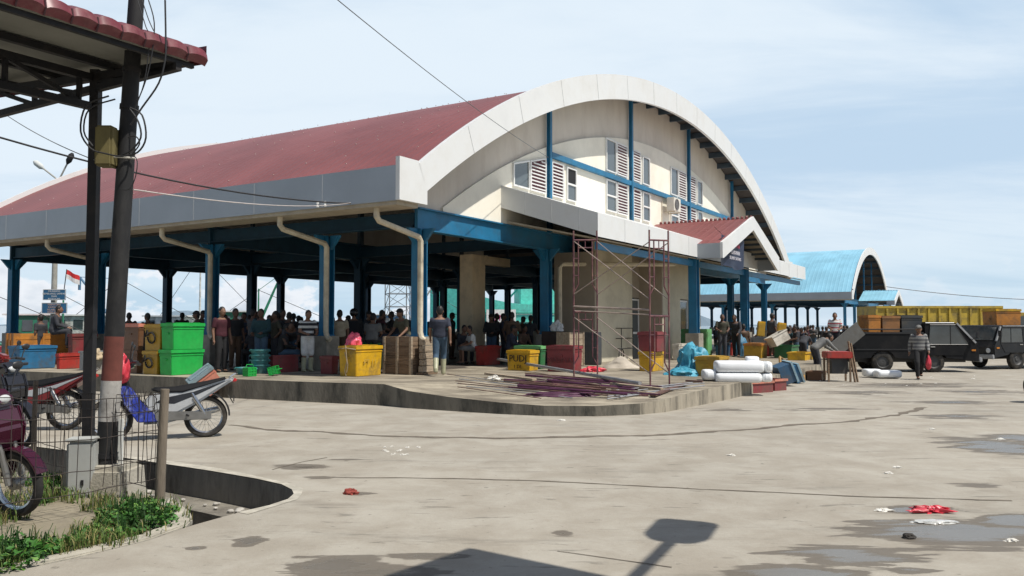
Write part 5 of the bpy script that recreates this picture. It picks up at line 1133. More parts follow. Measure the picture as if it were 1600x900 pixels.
# ---------------------------------------------------------------- motorbikes
M_tyre = mat('tyre_rubber', (.022, .021, .02), rough=.9, var=.3, dirt=(.12,.10,.075), damt=.55, dscale=6); M_chrome = mat('chrome', (.55, .55, .55), rough=.22, metal=1, var=.15); M_alu = mat('engine_alloy', (.30, .29, .27), rough=.45, metal=.8, var=.3, dirt=(.08,.07,.05), damt=.6); M_seat = mat('black_vinyl', (.016, .016, .018), rough=.5, var=.2); M_bplast = mat('black_plastic', (.02, .02, .022), rough=.45, var=.2)
M_tail = mat('red_lens', (.5, .02, .02), rough=.15); M_lens = mat('clear_lens', (.6, .62, .62), rough=.08, spec=.8)
def motorbike(loc, rz, body, accent, label, sc=1.08, shield=None, cowl=None):
    T = empty('motorbike', loc, rz, label, 'motorbike', scale=sc); T.rotation_euler = (R(5), 0, rz); small = shield is not None; cowl = cowl or body; shield = shield or body
    for x, nm in ((-.61, 'rear_wheel'), (.61, 'front_wheel')):
        Mx = Matrix.Translation((x, 0, .288)) @ Matrix.Rotation(R(90), 4, 'X')
        s = MB(); s.lathe([(.022, -.05), (.05, -.045), (.055, 0), (.05, .045), (.022, .05)], 14, Mx)
        wh = s.build(nm, M_alu, T, smooth=True)
        s = MB(); s.lathe([(.222, -.024), (.245, -.036), (.268, -.038), (.284, -.024), (.29, 0), (.284, .024), (.268, .038), (.245, .036), (.222, .024), (.222, -.024)], 40, Mx); s.build('tyre', M_tyre, wh, smooth=True)
        s = MB(); s.lathe([(.206, -.018), (.224, -.026), (.228, 0), (.224, .026), (.206, .018), (.21, 0), (.206, -.018)], 36, Mx); s.build('rim', M_chrome, wh, smooth=True)
        s = MB()
        for k in range(28):
            a = 2*math.pi*k/28; b = a+(.35 if k % 2 else -.35); s.bar((x+.05*math.cos(b), (.03 if k % 4 < 2 else -.03), .288+.05*math.sin(b)), (x+.21*math.cos(a), 0, .288+.21*math.sin(a)), .0035)
        s.build('spokes', M_chrome, wh)
    def pr(nm, poly, w_, m, bev=.02, y0=0, par=None): s = MB(); s.prism(poly, y0-w_/2, y0+w_/2, 'y'); return s.build(nm, m, par or T, bevel=bev, seg=2)
    pr('seat', [(-.88,.845),(-.62,.79),(-.2,.72),(.06,.715),(.13,.68),(.0,.635),(-.3,.63),(-.75,.745),(-.9,.80)], .23, M_seat, .03)
    pr('side_cowl', [(-1.0,.84),(-.86,.80),(-.3,.63),(.1,.63),(.22,.5),(.12,.30),(-.2,.32),(-.5,.48),(-.96,.78)], .25, body, .035)
    pr('side_stripe', [(-.9,.79),(-.45,.64),(-.05,.56),(.05,.5),(-.2,.48),(-.5,.6)], .262, accent, .004)
    pr('frame_tunnel', [(.1,.36),(.2,.52),(.34,.62),(.42,.92),(.49,.9),(.44,.55),(.33,.38)], .1, M_bplast, .02)
    for q in (-1, 1): pr('leg_shield', [(.38,.74),(.52,.74),(.43,.48),(.26,.24),(.02,.24),(.06,.36),(.22,.52)] if small else [(.12,.40),(.30,.62),(.38,.95),(.52,.96),(.58,.78),(.52,.50),(.38,.28),(.18,.30)], .035, shield, .012, q*.15)
    pr('front_cowl', [(.42,.70),(.44,.97),(.52,.97),(.585,.80),(.55,.62),(.47,.58)], .29, cowl, .035)
    hc = pr('handle_cowl', [(.30,1.0),(.30,1.07),(.42,1.13),(.53,1.06),(.55,.98),(.46,.95)], .2, cowl, .03)
    s = MB(); s.ball((.52, 0, 1.03), .06, 8, (.5, 1.1, .7)); s.build('headlight', M_lens, hc, smooth=True)
    s = MB(); s.tube([(.28, -.34, 1.05), (.34, -.22, 1.06), (.38, 0, 1.03), (.34, .22, 1.06), (.28, .34, 1.05)], .014, 8); hb = s.build('handlebar', M_bplast, T, smooth=True)
    for q in (-1, 1):
        s = MB(); s.tube([(.27, q*.36, 1.05), (.325, q*.235, 1.06)], .021, 8); s.build('grip', M_seat, hb, smooth=True)
        s = MB(); s.tube([(.37, q*.2, 1.07), (.36, q*.25, 1.2), (.35, q*.29, 1.26)], .007, 6); s.ball((.34, q*.31, 1.29), .06, 8, (.25, 1, .65)); s.build('mirror', M_bplast, hb, smooth=True)
        s = MB(); s.tube([(.465, q*.075, .86), (.61, q*.075, .30)], .02, 8); s.tube([(.535, q*.075, .60), (.61, q*.075, .29)], .028, 8); s.build('fork', M_alu, T, smooth=True)
        s = MB(); s.tube([(-.42, q*.12, .62), (-.60, q*.12, .32)], .022, 8); s.tube([(-.45, q*.12, .56), (-.56, q*.12, .38)], .034, 10); s.build('shock_absorber', M_chrome, T, smooth=True)
        s = MB(); s.bar((-.02, q*.09, .33), (-.63, q*.09, .288), .03, .05); s.build('swing_arm', M_bplast, T)
        s = MB(); s.tube([(.1, q*.08, .23), (.1, q*.26, .23)], .016, 8); s.tube([(-.35, q*.1, .33), (-.38, q*.22, .31)], .014, 8); s.build('footrest', M_seat, T)
    s = MB(); arc = [(math.cos(R(a)), math.sin(R(a))) for a in range(20, 150, 13)]
    s.prism([(.61+c*.325, .288+d*.325) for c, d in arc]+[(.61+c*.305, .288+d*.305) for c, d in reversed(arc)], -.06, .06, 'y'); s.build('front_fender', body, T, bevel=.006)
    s = MB(); arc = [(math.cos(R(a)), math.sin(R(a))) for a in range(50, 185, 12)]
    s.prism([(-.6+c*.335, .30+d*.335) for c, d in arc]+[(-.6+c*.315, .30+d*.315) for c, d in reversed(arc)], -.07, .07, 'y'); s.bar((-.91, 0, .58), (-.98, 0, .46), .11, .01); s.build('rear_fender', M_bplast, T)
    s = MB(); s.cbox((-.985, 0, .53), (.008, .15, .085)); s.build('number_plate', mat('plate_black', (.03,.03,.03)), T)
    s = MB(); s.cbox((-.985, 0, .79), (.07, .15, .055)); s.build('tail_light', M_tail, T, bevel=.015)
    s = MB(); s.tube([(-.92, -.1, .83), (-1.0, -.08, .88), (-1.02, 0, .885), (-1.0, .08, .88), (-.92, .1, .83)], .012, 6); s.build('grab_rail', M_chrome, T, smooth=True)
    s = MB(); s.tube([(.02, 0, .34), (.26, 0, .38)], [.1, .085], 14); s.cbox((.0, 0, .33), (.2, .24, .16)); s.tube([(-.02, .13, .32), (-.02, -.13, .32)], .085, 14); s.build('engine', M_alu, T, bevel=.012)
    s = MB(); s.tube([(.2, -.1, .34), (.18, -.14, .22), (-.1, -.15, .23), (-.3, -.16, .28)], .018, 8); s.tube([(-.28, -.16, .28), (-.4, -.17, .31), (-.85, -.17, .40)], [.03, .048, .045], 12); s.build('exhaust', M_chrome, T, smooth=True)
    s = MB(); s.prism([(-.68,.25),(-.68,.36),(-.1,.38),(-.1,.25)], .1, .14, 'y'); s.build('chain_case', M_alu, T, bevel=.008)
    s = MB(); s.tube([(.02, .1, .25), (-.04, .24, .01)], .012, 6); s.build('kickstand', M_bplast, T); return T
Bsil = mat('silver_bike_paint', (.52, .53, .54), rough=.3, metal=.3, var=.15, coat=.3); Bblk = mat('black_bike_paint', (.02, .02, .025), rough=.25, coat=.3); Bblu = mat('blue_bike_paint', (.03, .05, .36), rough=.3, coat=.3); Bred = mat('dark_red_bike_paint', (.20, .02, .02), rough=.3, coat=.3); Bmar = mat('maroon_bike_paint', (.05, .005, .018), rough=.25, coat=.4)
rear, frn = at_z(321, 683), at_z(171, 690)
def ride(rear, frn, *a, **k): c = (rear+frn)/2; d = frn-rear; return motorbike(Vector((c.x, c.y, 0)), math.atan2(d.y, d.x), *a, **k)
b1 = ride(rear, frn, Bsil, Bblk, 'silver and black motorbike with a blue leg shield parked on the concrete by the fence', sc=(frn-rear).length/1.22, shield=mat('blue_patterned_shield', (.03,.05,.34), rough=.35, var=.4, scale=14, dirt=(.35,.38,.5), damt=.8, dscale=9), cowl=Bblk)
rag('carrier_bag', at_Y(191, 600, b1.location.y-.25), (.14, .12, .46), M_redplast, 'red plastic bag hanging from the handlebar of the silver motorbike', 'bag', 21, .2, True)
rear, frn = at_z(110, 672), at_z(-38, 672); ride(rear, frn, Bred, MATS['silver_bike_paint'], 'dark red motorbike with a black seat parked behind the silver one', sc=1.1)
ride(at_z(-60, 690), at_z(40, 700), Bblk, Bsil, 'black motorbike with chrome mirrors at the left edge facing the hall', sc=1.05)
ride(at_z(-110, 640), at_z(6, 646), Bblu, Bblk, 'blue motorbike at the far left, half outside the picture', sc=1.05)
f_, r_2 = at_z(28, 806), None; hd_ = Vector((.92, -.30, 0)).normalized(); ride(f_-hd_*1.22, f_, Bmar, Bblk, 'maroon scooter behind the wire mesh, front wheel turned to the camera', sc=1.0)
# ---------------------------------------------------------------- scaffold
M_scaf = mat('purple_primer_tube', (.16, .058, .072), rough=.7, var=.5, scale=5, dirt=(.24,.15,.10), damt=.8, dscale=5); M_scaf2 = mat('galvanised_tube', (.34, .27, .23), rough=.6, var=.4, scale=5)
sA, sB, sC, sD = [Vector((x, y, 0)) for x, y in ((1.44, 19.4), (1.98, 19.35), (2.98, 18.0), (3.42, 18.15))]
for p in (sA, sB, sC, sD): p.z = FZ(p.x, p.y)
SC = empty('scaffold', (sA+sD)/2, 0, 'purple tube scaffold of two stacked frame towers with diagonal braces in front of the porch', 'scaffold')
def frame_tower(a, b, z0, h, top):
    s = MB(); d = (b-a); d.z = 0
    for k in range(2):
        zb = z0+k*h; zt_ = zb+h
        for p, q in ((a, 1), (b, -1)):
            e = d.normalized()*q; s.tube([Vector((p.x, p.y, zb)), Vector((p.x, p.y, zt_+(.12 if k == 1 else 0)))], .019, 8)
            i_ = p+e*.11; s.tube([Vector((p.x, p.y, zb+.35)), Vector((i_.x, i_.y, zb+.55)), Vector((i_.x, i_.y, zt_-.12))], .016, 6)
            for z in (zb+.75, zb+1.15): s.tube([Vector((p.x, p.y, z)), Vector((i_.x, i_.y, z))], .012, 6)
        s.tube([Vector((a.x, a.y, zt_-.1)), Vector((b.x, b.y, zt_-.1))], .02, 8); m_ = d.normalized()*.11; s.tube([Vector((a.x, a.y, zt_-.28))+m_, Vector((b.x, b.y, zt_-.28))-m_], .016, 6)
        c_ = (a+b)/2; s.tube([Vector((c_.x, c_.y, zt_-.28)), Vector((c_.x, c_.y, zt_-.1))], .012, 6)
    s.v = [v-SC.location for v in s.v]; return s
hA_ = (at_Y(900, 360, 19.4).z-sA.z)/2-.06
frame_tower(sA, sB, min(sA.z, sB.z), hA_, 0).build('tower_frame', M_scaf, SC, smooth=True)
hC_ = (at_Y(1018, 358, 18.0).z-sC.z)/2-.06
frame_tower(sC, sD, min(sC.z, sD.z)-.01, hC_, 0).build('tower_frame', M_scaf, SC, smooth=True)
for p, q in ((sA, sC), (sB, sD)):
    s = MB()
    for k, (za_, zb_) in enumerate(((.25, 1.5), (1.5, .25))):
        for lv in (0, 1):
            if lv == 0 and k == 1 : continue
            a = Vector((p.x, p.y, p.z+lv*hA_+(1.55 if za_ > 1 else .3))); b = Vector((q.x, q.y, q.z+lv*hC_+(1.5 if zb_ > 1 else .25)))
            if lv == 0: a.z, b.z = p.z+1.45, q.z+.3
            s.tube([a-SC.location, b-SC.location], .011, 6)
    s.build('brace', M_scaf2, SC)
s = MB(); zl = hA_+.02
s.tube([Vector((sA.x, sA.y, sA.z+zl))-SC.location, Vector((sC.x, sC.y, sC.z+hC_+.02))-SC.location], .022, 8); s.tube([Vector((sA.x, sA.y+.1, sA.z+zl-.1))-SC.location, Vector((sD.x, sD.y, sD.z+hC_-.1))-SC.location], .014, 8); s.build('ledger', M_scaf2, SC)
for p in (sA, sB, sC, sD): s = MB(); q = p-SC.location; s.cbox((q.x, q.y, q.z+.006), (.12, .12, .012)); s.build('base_plate', M_scaf, SC)
# ---------------------------------------------------------------- pile of tubes, bars and planks on the apron
M_bar = mat('rusty_bar', (.13, .07, .055), rough=.8, var=.5, scale=4); M_purp = mat('purple_tube', (.075, .018, .05), rough=.55, var=.4); M_gal = mat('pale_steel', (.38, .38, .39), rough=.45, metal=.4, var=.3)
def lay(px0, py0, px1, py1, r, m, nm, label, cat, grp=None, lift=0, box=None):
    a = G(px0, py0); b = G(px1, py1); 
    d = b-a; n_ = 7; pts = []
    zs_ = [max(FZ(a.x+d.x*k/(n_-1), a.y+d.y*k/(n_-1)), 0) for k in range(n_)]
    base = max(zs_[0], .0), max(zs_[-1], .0); off = max([z-(base[0]+(base[1]-base[0])*k/(n_-1)) for k, z in enumerate(zs_)]+[0])
    A = Vector((a.x, a.y, base[0]+off+lift)); B = Vector((b.x, b.y, base[1]+off+lift)); s = MB(); c = (A+B)/2
    if box: s.bar(A-c+Vector((0,0,box[1]/2)), B-c+Vector((0,0,box[1]/2)), box[0], box[1])
    else: s.tube([A-c+Vector((0,0,r)), B-c+Vector((0,0,r))], r, 8)
    o = s.build(nm, m, smooth=not box, bevel=.004 if box else 0); o.location = c; return tag(o, label, cat, grp)
rp = random.Random(12)
gp = 'steel bars and tubes piled on the apron'
for k in range(16):
    f = k/15; x0 = 795+rp.uniform(-15, 70); y0 = 592+f*20; x1 = 930+rp.uniform(0, 110); y1 = 606+f*19+rp.uniform(-3, 3)
    lay(x0, y0, x1, min(y1, 629), rp.uniform(.012, .028), rp.choice([M_bar, M_purp, M_scaf, M_bar]), 'steel_tube', 'rusty brown or purple steel tube in the pile on the apron', 'tube', gp, lift=rp.uniform(0, .09))
for k in range(9):
    x0 = 698+rp.uniform(0, 60); y0 = 588+k*2.4; lay(x0, y0, x0+rp.uniform(110, 190), y0+rp.uniform(14, 20), .009, M_gal if k % 2 else M_bar, 'steel_rod', 'thin steel rod fanned out at the left end of the pile', 'rod', 'thin rods left of the pile', lift=rp.uniform(0, .04))
for k in range(6): lay(950+rp.uniform(-30, 20), 618+k*1.8, 1085+rp.uniform(-20, 20), 626+k*1.2, .012, M_gal, 'steel_rod', 'pale grey rod at the right end of the pile', 'rod', 'pale rods right of the pile', lift=rp.uniform(0, .05))
lay(778, 573, 1000, 617, .04, M_gal, 'steel_tube', 'long grey tube lying on top across the whole pile', 'tube', lift=.1)
lay(760, 590, 835, 600, 0, M_wood2, 'plank', 'short pale plank at the left of the tube pile', 'plank', lift=.06, box=(.12, .05))
lay(955, 605, 1035, 614, 0, M_wood2, 'plank', 'upper pale plank at the right end of the tube pile', 'plank', lift=.05, box=(.14, .05)); lay(957, 612, 1028, 620, 0, M_wood2, 'plank', 'lower pale plank at the right end of the tube pile', 'plank', lift=.02, box=(.10, .05))
lay(1020, 622, 1072, 626, 0, M_bar, 'plank', 'dark plank lying over the broken platform edge, nearer the pile', 'plank', lift=.02, box=(.12, .04)); lay(1072, 621, 1098, 622, 0, M_bar, 'plank', 'dark plank lying over the broken platform edge, nearer the foam', 'plank', lift=.02, box=(.12, .04))
rag('purple_sheet', G(880, 619)+Vector((0, .1, -.02)), (.8, .22, .1), M_purp, 'dark purple sheet bundled among the steel tubes', 'sheet', 51, .2); rag('rag', G(772, 597)+Vector((0, 0, .05)), (.12, .08, .09), M_paper, 'white rag lying on the short pale plank', 'cloth', 52, .5)
# rack of stacked black metal benches behind the scaffold
T = empty('metal_rack', G(968, 563), YAW, 'black tubular metal rack behind the scaffold by the door', 'rack')
for k in range(3):
    s = MB(); z = .1+k*.36
    for x in (-.5, .5):
        s.tube([(x, -.3, z), (x, -.3, z+.34)], .016, 6); s.tube([(x, .3, z), (x, .3, z+.34)], .016, 6); s.tube([(x, -.3, z+.33), (x, .3, z+.33)], .016, 6)
    for y in (-.3, 0, .3): s.tube([(-.5, y, z+.33), (.5, y, z+.33)], .016, 6)
    s.build('bench_frame', M_blacksteel, T)
s = MB(); s.lathe([(.2, -.02), (.23, 0), (.2, .02)], 20, Matrix.Translation((-.55, -.32, .23)) @ Matrix.Rotation(R(90), 4, 'X')); s.build('wheel', M_blacksteel, T)
# ---------------------------------------------------------------- trucks
M_tpaint = mat('dull_black_truck_paint', (.005, .0055, .007), rough=.6, spec=.25, var=.4, scale=2, dirt=(.022,.019,.017), damt=.5, dscale=2); M_tglass = mat('dark_car_glass', (.055, .068, .075), rough=.05, spec=1.0); M_trim = mat('grey_trim', (.34, .35, .36), rough=.45, metal=.1, var=.2)
def wheel(T, x, y, r, w_=.2):
    Mx = Matrix.Translation((x, y, r)) @ Matrix.Rotation(R(90), 4, 'X'); s = MB()
    s.lathe([(r*.6, -w_/2), (r*.9, -w_/2), (r, -w_*.35), (r, w_*.35), (r*.9, w_/2), (r*.6, w_/2), (r*.6, -w_/2)], 28, Mx); t_ = s.build('wheel', M_tyre, T, smooth=True)
    s = MB(); s.lathe([(.001, -w_*.28), (r*.2, -w_*.34), (r*.28, -w_*.2), (r*.5, -w_*.22), (r*.6, -w_*.46), (r*.62, -w_*.46), (r*.62, w_*.46), (r*.6, w_*.46), (r*.5, w_*.22), (r*.2, w_*.34), (.001, w_*.28)], 24, Mx); s.build('rim', mat('dirty_rim', (.07,.07,.07), rough=.6, metal=.3, var=.3), t_, smooth=True)
def pickup(T, L_, hroof, bedh, m, cabx, wx, wr, W=1.6, wsx=.62):
    """cab-over pickup along +x; the cab's raked windscreen reaches L_/2"""
    x1 = L_/2; y = W/2; zf = wr+.12
    arch = lambda c: [(c+(wr+.07)*math.cos(R(a)), wr+(wr+.07)*math.sin(R(a))) for a in range(180, -1, -20)]
    prof = [(cabx, zf-.1)]+[p for p in arch(wx[1]) if p[1] > zf-.12]+[(x1, zf-.1), (x1+.02, zf+.32), (x1-.06, zf+.50), (x1-wsx, hroof-.06), (x1-wsx-.12, hroof), (cabx+.06, hroof), (cabx, hroof-.08)]
    s = MB(); s.prism(prof, -y, y, 'y'); cab_ = s.build('cab', m, T, bevel=.03, seg=2)
    for q in (-1, 1):
        s = MB(); s.prism([(cabx+.12, zf+.50), (x1-.34, zf+.50), (x1-wsx-.06, hroof-.1), (cabx+.18, hroof-.1)], q*y-.012*q, q*(y+.006), 'y'); s.build('side_window', M_tglass, cab_)
        s = MB(); wp = [(cabx+.12, zf+.50), (x1-.34, zf+.50), (x1-wsx-.06, hroof-.1), (cabx+.18, hroof-.1)]; s.tube([(p[0], q*(y+.008), p[1]) for p in wp], .018, 5, closed=True); xm_ = (wp[0][0]*.45+wp[1][0]*.55); s.tube([(xm_, q*(y+.008), zf+.5), (xm_, q*(y+.008), hroof-.1)], .016, 5); s.build('window_frame', M_bplast, cab_)
        s = MB(); s.tube([(cabx+.02, q*(y+.01), hroof-.035), (x1-wsx-.1, q*(y+.01), hroof-.035)], .018, 5); s.build('rain_gutter', M_trim, cab_)
        s = MB(); s.cbox((x1-.18, q*(y+.01), zf+.3), (.14, .02, .06)); s.build('indicator', mat('amber_lens', (.5,.18,.02), rough=.2), cab_)
        s = MB(); s.prism([(cabx+.1, zf+.12), (x1-.55, zf+.12), (x1-.32, zf+.47), (cabx+.1, zf+.47)], q*(y-.01), q*(y+.014), 'y'); d_ = s.build('door', m, cab_); s = MB(); s.cbox((cabx+.25, q*(y+.02), zf+.42), (.16, .03, .035)); s.build('door_handle', M_chrome, d_)
        s = MB(); s.tube([(x1-.3, q*y, zf+.62), (x1-.12, q*(y+.14), zf+.78)], .012, 6); s.cbox((x1-.12, q*(y+.16), zf+.85), (.05, .13, .22)); s.build('mirror', M_bplast, cab_)
        s = MB(); s.bar((x1-.10, q*(y+.0), zf+.56), (x1-wsx+.0, q*(y+.0), hroof-.05), .05, .06); s.build('pillar_trim', M_trim, cab_)
        s = MB(); s.lathe([(.001, .02), (.08, .01), (.095, 0), (.095, -.03)], 18, Matrix.Translation((x1+.02, q*(y-.25), zf+.2)) @ Matrix.Rotation(R(90), 4, 'Y')); s.build('headlight', M_lens, cab_, smooth=True)
    s = MB(); s.add([(x1-.075, -y+.1, zf+.58), (x1-.075, y-.1, zf+.58), (x1-wsx+.02, y-.12, hroof-.09), (x1-wsx+.02, -y+.12, hroof-.09)], [(0,1,2,3)]); s.v = [v+Vector((.02, 0, .012)) for v in s.v]; s.build('windscreen', M_tglass, cab_)
    s = MB(); s.box((x1+.005, -y-.02, zf-.12), (x1+.12, y+.02, zf+.05)); s.build('bumper', M_trim, T, bevel=.025)
    xb0, xb1 = -L_/2, cabx-.05; zb = zf+.12
    s = MB(); pf = [(xb0, zf-.05)]+[p for p in arch(wx[0]) if p[1] > zf-.06]+[(xb1, zf-.05), (xb1, bedh), (xb0, bedh)]
    s.prism(pf, -y, -y+.05, 'y'); s.prism(pf, y-.05, y, 'y'); s.box((xb0+.002, -y+.05, zb), (xb1-.002, y-.05, zb+.05)); s.box((xb1-.05, -y+.05, zb+.052), (xb1-.002, y-.05, bedh-.002)); s.box((xb0+.002, -y+.05, zb+.052), (xb0+.05, y-.05, bedh-.002)); bd = s.build('bed', m, T)
    s = MB(); s.box((xb0, -y-.02, bedh-.06), (xb1, -y-.002, bedh)); s.box((xb0, -y-.02, zf+.3), (xb1, -y-.002, zf+.34)); s.build('bed_rail', M_bplast, bd)
    s = MB(); s.box((-L_/2+.2, -.35, wr-.02), (x1-.25, -.25, zf+.12)); s.box((-L_/2+.2, .25, wr-.02), (x1-.25, .35, zf+.12)); s.build('chassis', M_bplast, T)
    for x in wx:
        for q in (-1, 1): wheel(T, x, q*(y-.12), wr)
    s = MB(); s.tube([(xb0+.1, -y+.06, bedh), (xb0+.1, -y+.06, bedh+.1), (xb1, -y+.06, bedh+.1)], .025, 6); s.tube([(xb0+.1, y-.06, bedh), (xb0+.1, y-.06, bedh+.1), (xb1, y-.06, bedh+.1)], .025, 6); s.build('rack_rail', M_blacksteel, bd)
r1, f1 = at_z(1368, 580), at_z(1480, 584); Yt = (r1.y+f1.y)/2; wb = f1.x-r1.x; sc_ = 1.0
xm = at_Y(1428, 560, Yt).x; Lt = at_Y(1531, 560, Yt).x-at_Y(1326, 560, Yt).x
T1 = empty('pickup_truck', ((at_Y(1531, 560, Yt).x+at_Y(1326, 560, Yt).x)/2, Yt+.8, 0), R(-3), 'dull black pickup with fish boxes in its bed, parked facing right', 'pickup truck')
pickup(T1, Lt-.1, at_Y(1450, 503, Yt).z, at_Y(1400, 519, Yt).z, M_tpaint, at_Y(1447, 540, Yt).x-T1.location.x, (r1.x-T1.location.x, f1.x-T1.location.x), .37, 1.6, .74)
def bbox_(name, label, px0, px1, py0, py1, Y, dep, m, style='lid', lidm=None, rz=0, cat='box', group=None):
    a = at_Y(px0, py1, Y); b = at_Y(px1, py0, Y); T = empty(name, ((a.x+b.x)/2, Y+dep/2, a.z), rz, label, cat, group); build_box(T, b.x-a.x, dep, b.z-a.z, m, style, lidm); T['dims'] = (b.x-a.x, dep, b.z-a.z); return T
bbox_('fish_box', 'orange fish box in the pickup bed nearest its tailgate', 1357, 1377, 493, 541, Yt+.25, .9, Org); bbox_('fish_box', 'brown fish box in the middle of the pickup bed', 1379, 1407, 494, 541, Yt+.25, .9, pcol('brown_orange', (.30,.14,.05)))
bbox_('fish_box', 'dark grey rounded box in the pickup bed behind the cab', 1409, 1442, 493, 541, Yt+.25, .9, Dgr)
s = MB(); s.cbox((0, 0, 0), (1.25, .06, .55)); o = s.build('tailgate_sheet', pcol('grey_sheet', (.13,.13,.125))); o.location = at_Y(1324, 530, Yt-.15); o.rotation_euler = (R(6), R(-38), R(5)); tag(o, 'grey sheet panel leaning on the rear end of the black pickup', 'panel')
wf = at_z(1562, 576); Y2 = wf.y; fx = at_Y(1512, 560, Y2).x
T2 = empty('truck', (fx+2.75, Y2+.9, 0), R(201), 'dark grey cab-over truck facing left with an orange box on its bed', 'truck')
pickup(T2, 5.5, at_Y(1545, 508, Y2).z, at_Y(1590, 522, Y2).z+.1, mat('dark_grey_truck_paint', (.016,.018,.021), rough=.5, spec=.3, var=.3, dirt=(.05,.045,.04), damt=.5), 1.1, (-1.5, 1.5), .40, 1.8, .34)
bbox_('fish_box', 'orange fish box standing on the bed of the dark grey truck', 1557, 1596, 483, 522, Y2+.35, 1.0, Org, lidm=Yel)
# yellow dump truck behind
Yd = 44; a = at_Y(1369, 540, Yd); b = at_Y(1566, 478, Yd); T3 = empty('dump_truck', ((a.x+b.x)/2, Yd+1.2, 0), 0, 'yellow dump truck with a long ribbed tipper body behind the pickups', 'dump truck')
Ld = b.x-a.x; s = MB(); zt_ = at_Y(1370, 478, Yd).z; s.box((-Ld/2, -1.2, 1.1), (Ld/2, -1.14, zt_)); s.box((-Ld/2, 1.14, 1.1), (Ld/2, 1.2, zt_)); s.box((-Ld/2+.002, -1.14, 1.1), (Ld/2-.002, 1.14, 1.18)); s.box((-Ld/2, -1.138, 1.182), (-Ld/2+.06, 1.138, zt_-.002)); s.box((Ld/2-.06, -1.138, 1.182), (Ld/2, 1.138, zt_-.002)); Dmp = pcol('dump_yellow', (.46,.33,.04)); tp = s.build('tipper_body', Dmp, T3)
s = MB()
for k in range(13): x = -Ld/2+.05+k*(Ld-.1)/12; s.box((x-.05, -1.27, 1.15), (x+.05, -1.202, zt_-.1))
s.box((-Ld/2, -1.28, zt_-.12), (Ld/2, -1.202, zt_)); s.build('rib', Dmp, tp)
s = MB(); s.box((Ld/2+.15, -1.1, .7), (Ld/2+1.9, 1.1, 2.35)); cb = s.build('cab', Dmp, T3, bevel=.08); s = MB(); s.box((Ld/2+.6, -1.11, 1.5), (Ld/2+1.7, -1.09, 2.15)); s.build('side_window', M_tglass, cb); s = MB(); s.box((-Ld/2+.3, -.45, .75), (Ld/2+1.7, .45, 1.05)); s.build('chassis', M_bplast, T3)
for x in (-Ld/2+1.1, -Ld/2+2.3, Ld/2+1.0):
    for q in (-1, 1): wheel(T3, x, q*1.0, .5, .28)
# red topped table and tyre
tq = at_z(1310, 596); T = empty('table', tq, R(-6), 'red topped work table with wooden legs beside the pickup', 'table'); k_ = tq.y/FPX; hT = at_Y(1310, 549, tq.y).z
s = MB(); s.box((-.4, -.3, hT-.2), (.34, .3, hT)); s.build('table_top', Red, T, bevel=.02)
for x, y in ((-.34, -.24), (.28, -.24), (-.34, .24), (.28, .24)): s = MB(); s.bar((x, y, 0), (x, y, hT-.2), .05); s.build('leg', M_wood, T)
s = MB(); s.bar((.40, -.28, 0), (.28, -.1, hT+.3), .045); s.bar((.5, -.2, 0), (.36, -.05, hT+.25), .045); s.build('strut', M_wood, T)
bbox_('crate', 'black plastic crate under the red topped table', 1300, 1324, 561, 584, tq.y-.05, .4, Dgr, 'open', cat='crate')
st = bbox_('table', 'dark market stall table behind the second porch column', 1172, 1234, 527, 552, 36.2, 1.2, Dgr, 'cabinet', lidm=Dgr, cat='table')
for (x0, x1, y0, y1, rz, lb) in ((1183, 1194, 502, 527, .1, 'upright yellow board standing on the dark stall table beside the column'), (1204, 1211, 506, 527, -.1, 'narrow yellow board half hidden behind the third blue column'), (1213, 1226, 504, 527, .15, 'tilted yellow board on the right end of the dark stall table')):
    o = bbox_('yellow_board', lb, x0, x1, y0, y1, 36.4, .12, Yel, 'cabinet', lidm=Yel2, cat='board', group='yellow boards on the stall'); o.rotation_euler = (0, R(rz*60), 0)
yq = at_z(1612, 629); T = empty('tyre', yq+Vector((.12, 0, .0)), R(25), 'worn brown tyre cut off by the right edge of the picture', 'tyre'); s = MB(); s.lathe([(.17, -.1), (.27, -.12), (.31, -.07), (.32, 0), (.31, .07), (.27, .12), (.17, .1), (.15, 0), (.17, -.1)], 32, Matrix.Translation((0, 0, .31)) @ Matrix.Rotation(R(75), 4, 'X')); s.build('tread', mat('worn_brown_rubber', (.06,.048,.035), rough=.95, var=.5, bump=.8, bscale=12), T, smooth=True)
# ---------------------------------------------------------------- harbour: lamp post with signs, boats
Yp = 46; lp = Vector(((84-800)/FPX*Yp, Yp, 0)); T = empty('street_lamp', lp, 0, 'tall grey lamp post with two arms rising behind the market hall', 'street lamp')
M_lamp = mat('grey_post', (.36, .35, .31), rough=.6, var=.2); zl_ = at_Y(85, 282, Yp).z
s = MB(); s.tube([(0,0,0), (0,0,zl_*.5), (.1,0,zl_)], [.17, .14, .07], 12); s.build('pole', M_lamp, T, smooth=True)
for px, py, m_ in ((66, 262, mat('pale_lamp_head', (.6,.62,.6))), (106, 254, M_blacksteel)):
    e = at_Y(px, py, Yp)-lp; s = MB(); s.tube([(.1, 0, zl_), e], .045, 6); ar = s.build('arm', M_lamp, T); d_ = (e-Vector((.1, 0, zl_))).normalized(); s = MB(); s.tube([e-d_*.1, e+d_*.1, e+d_*.45, e+d_*.6], [.05, .16, .16, .06], 8); s.build('lamp_head', m_, ar, smooth=True)
M_signblue = mat('sign_blue', (.025, .12, .24), rough=.5); M_signw = mat('sign_white', (.7, .7, .68), rough=.6); M_signo = mat('sign_orange', (.62, .40, .30), rough=.6)
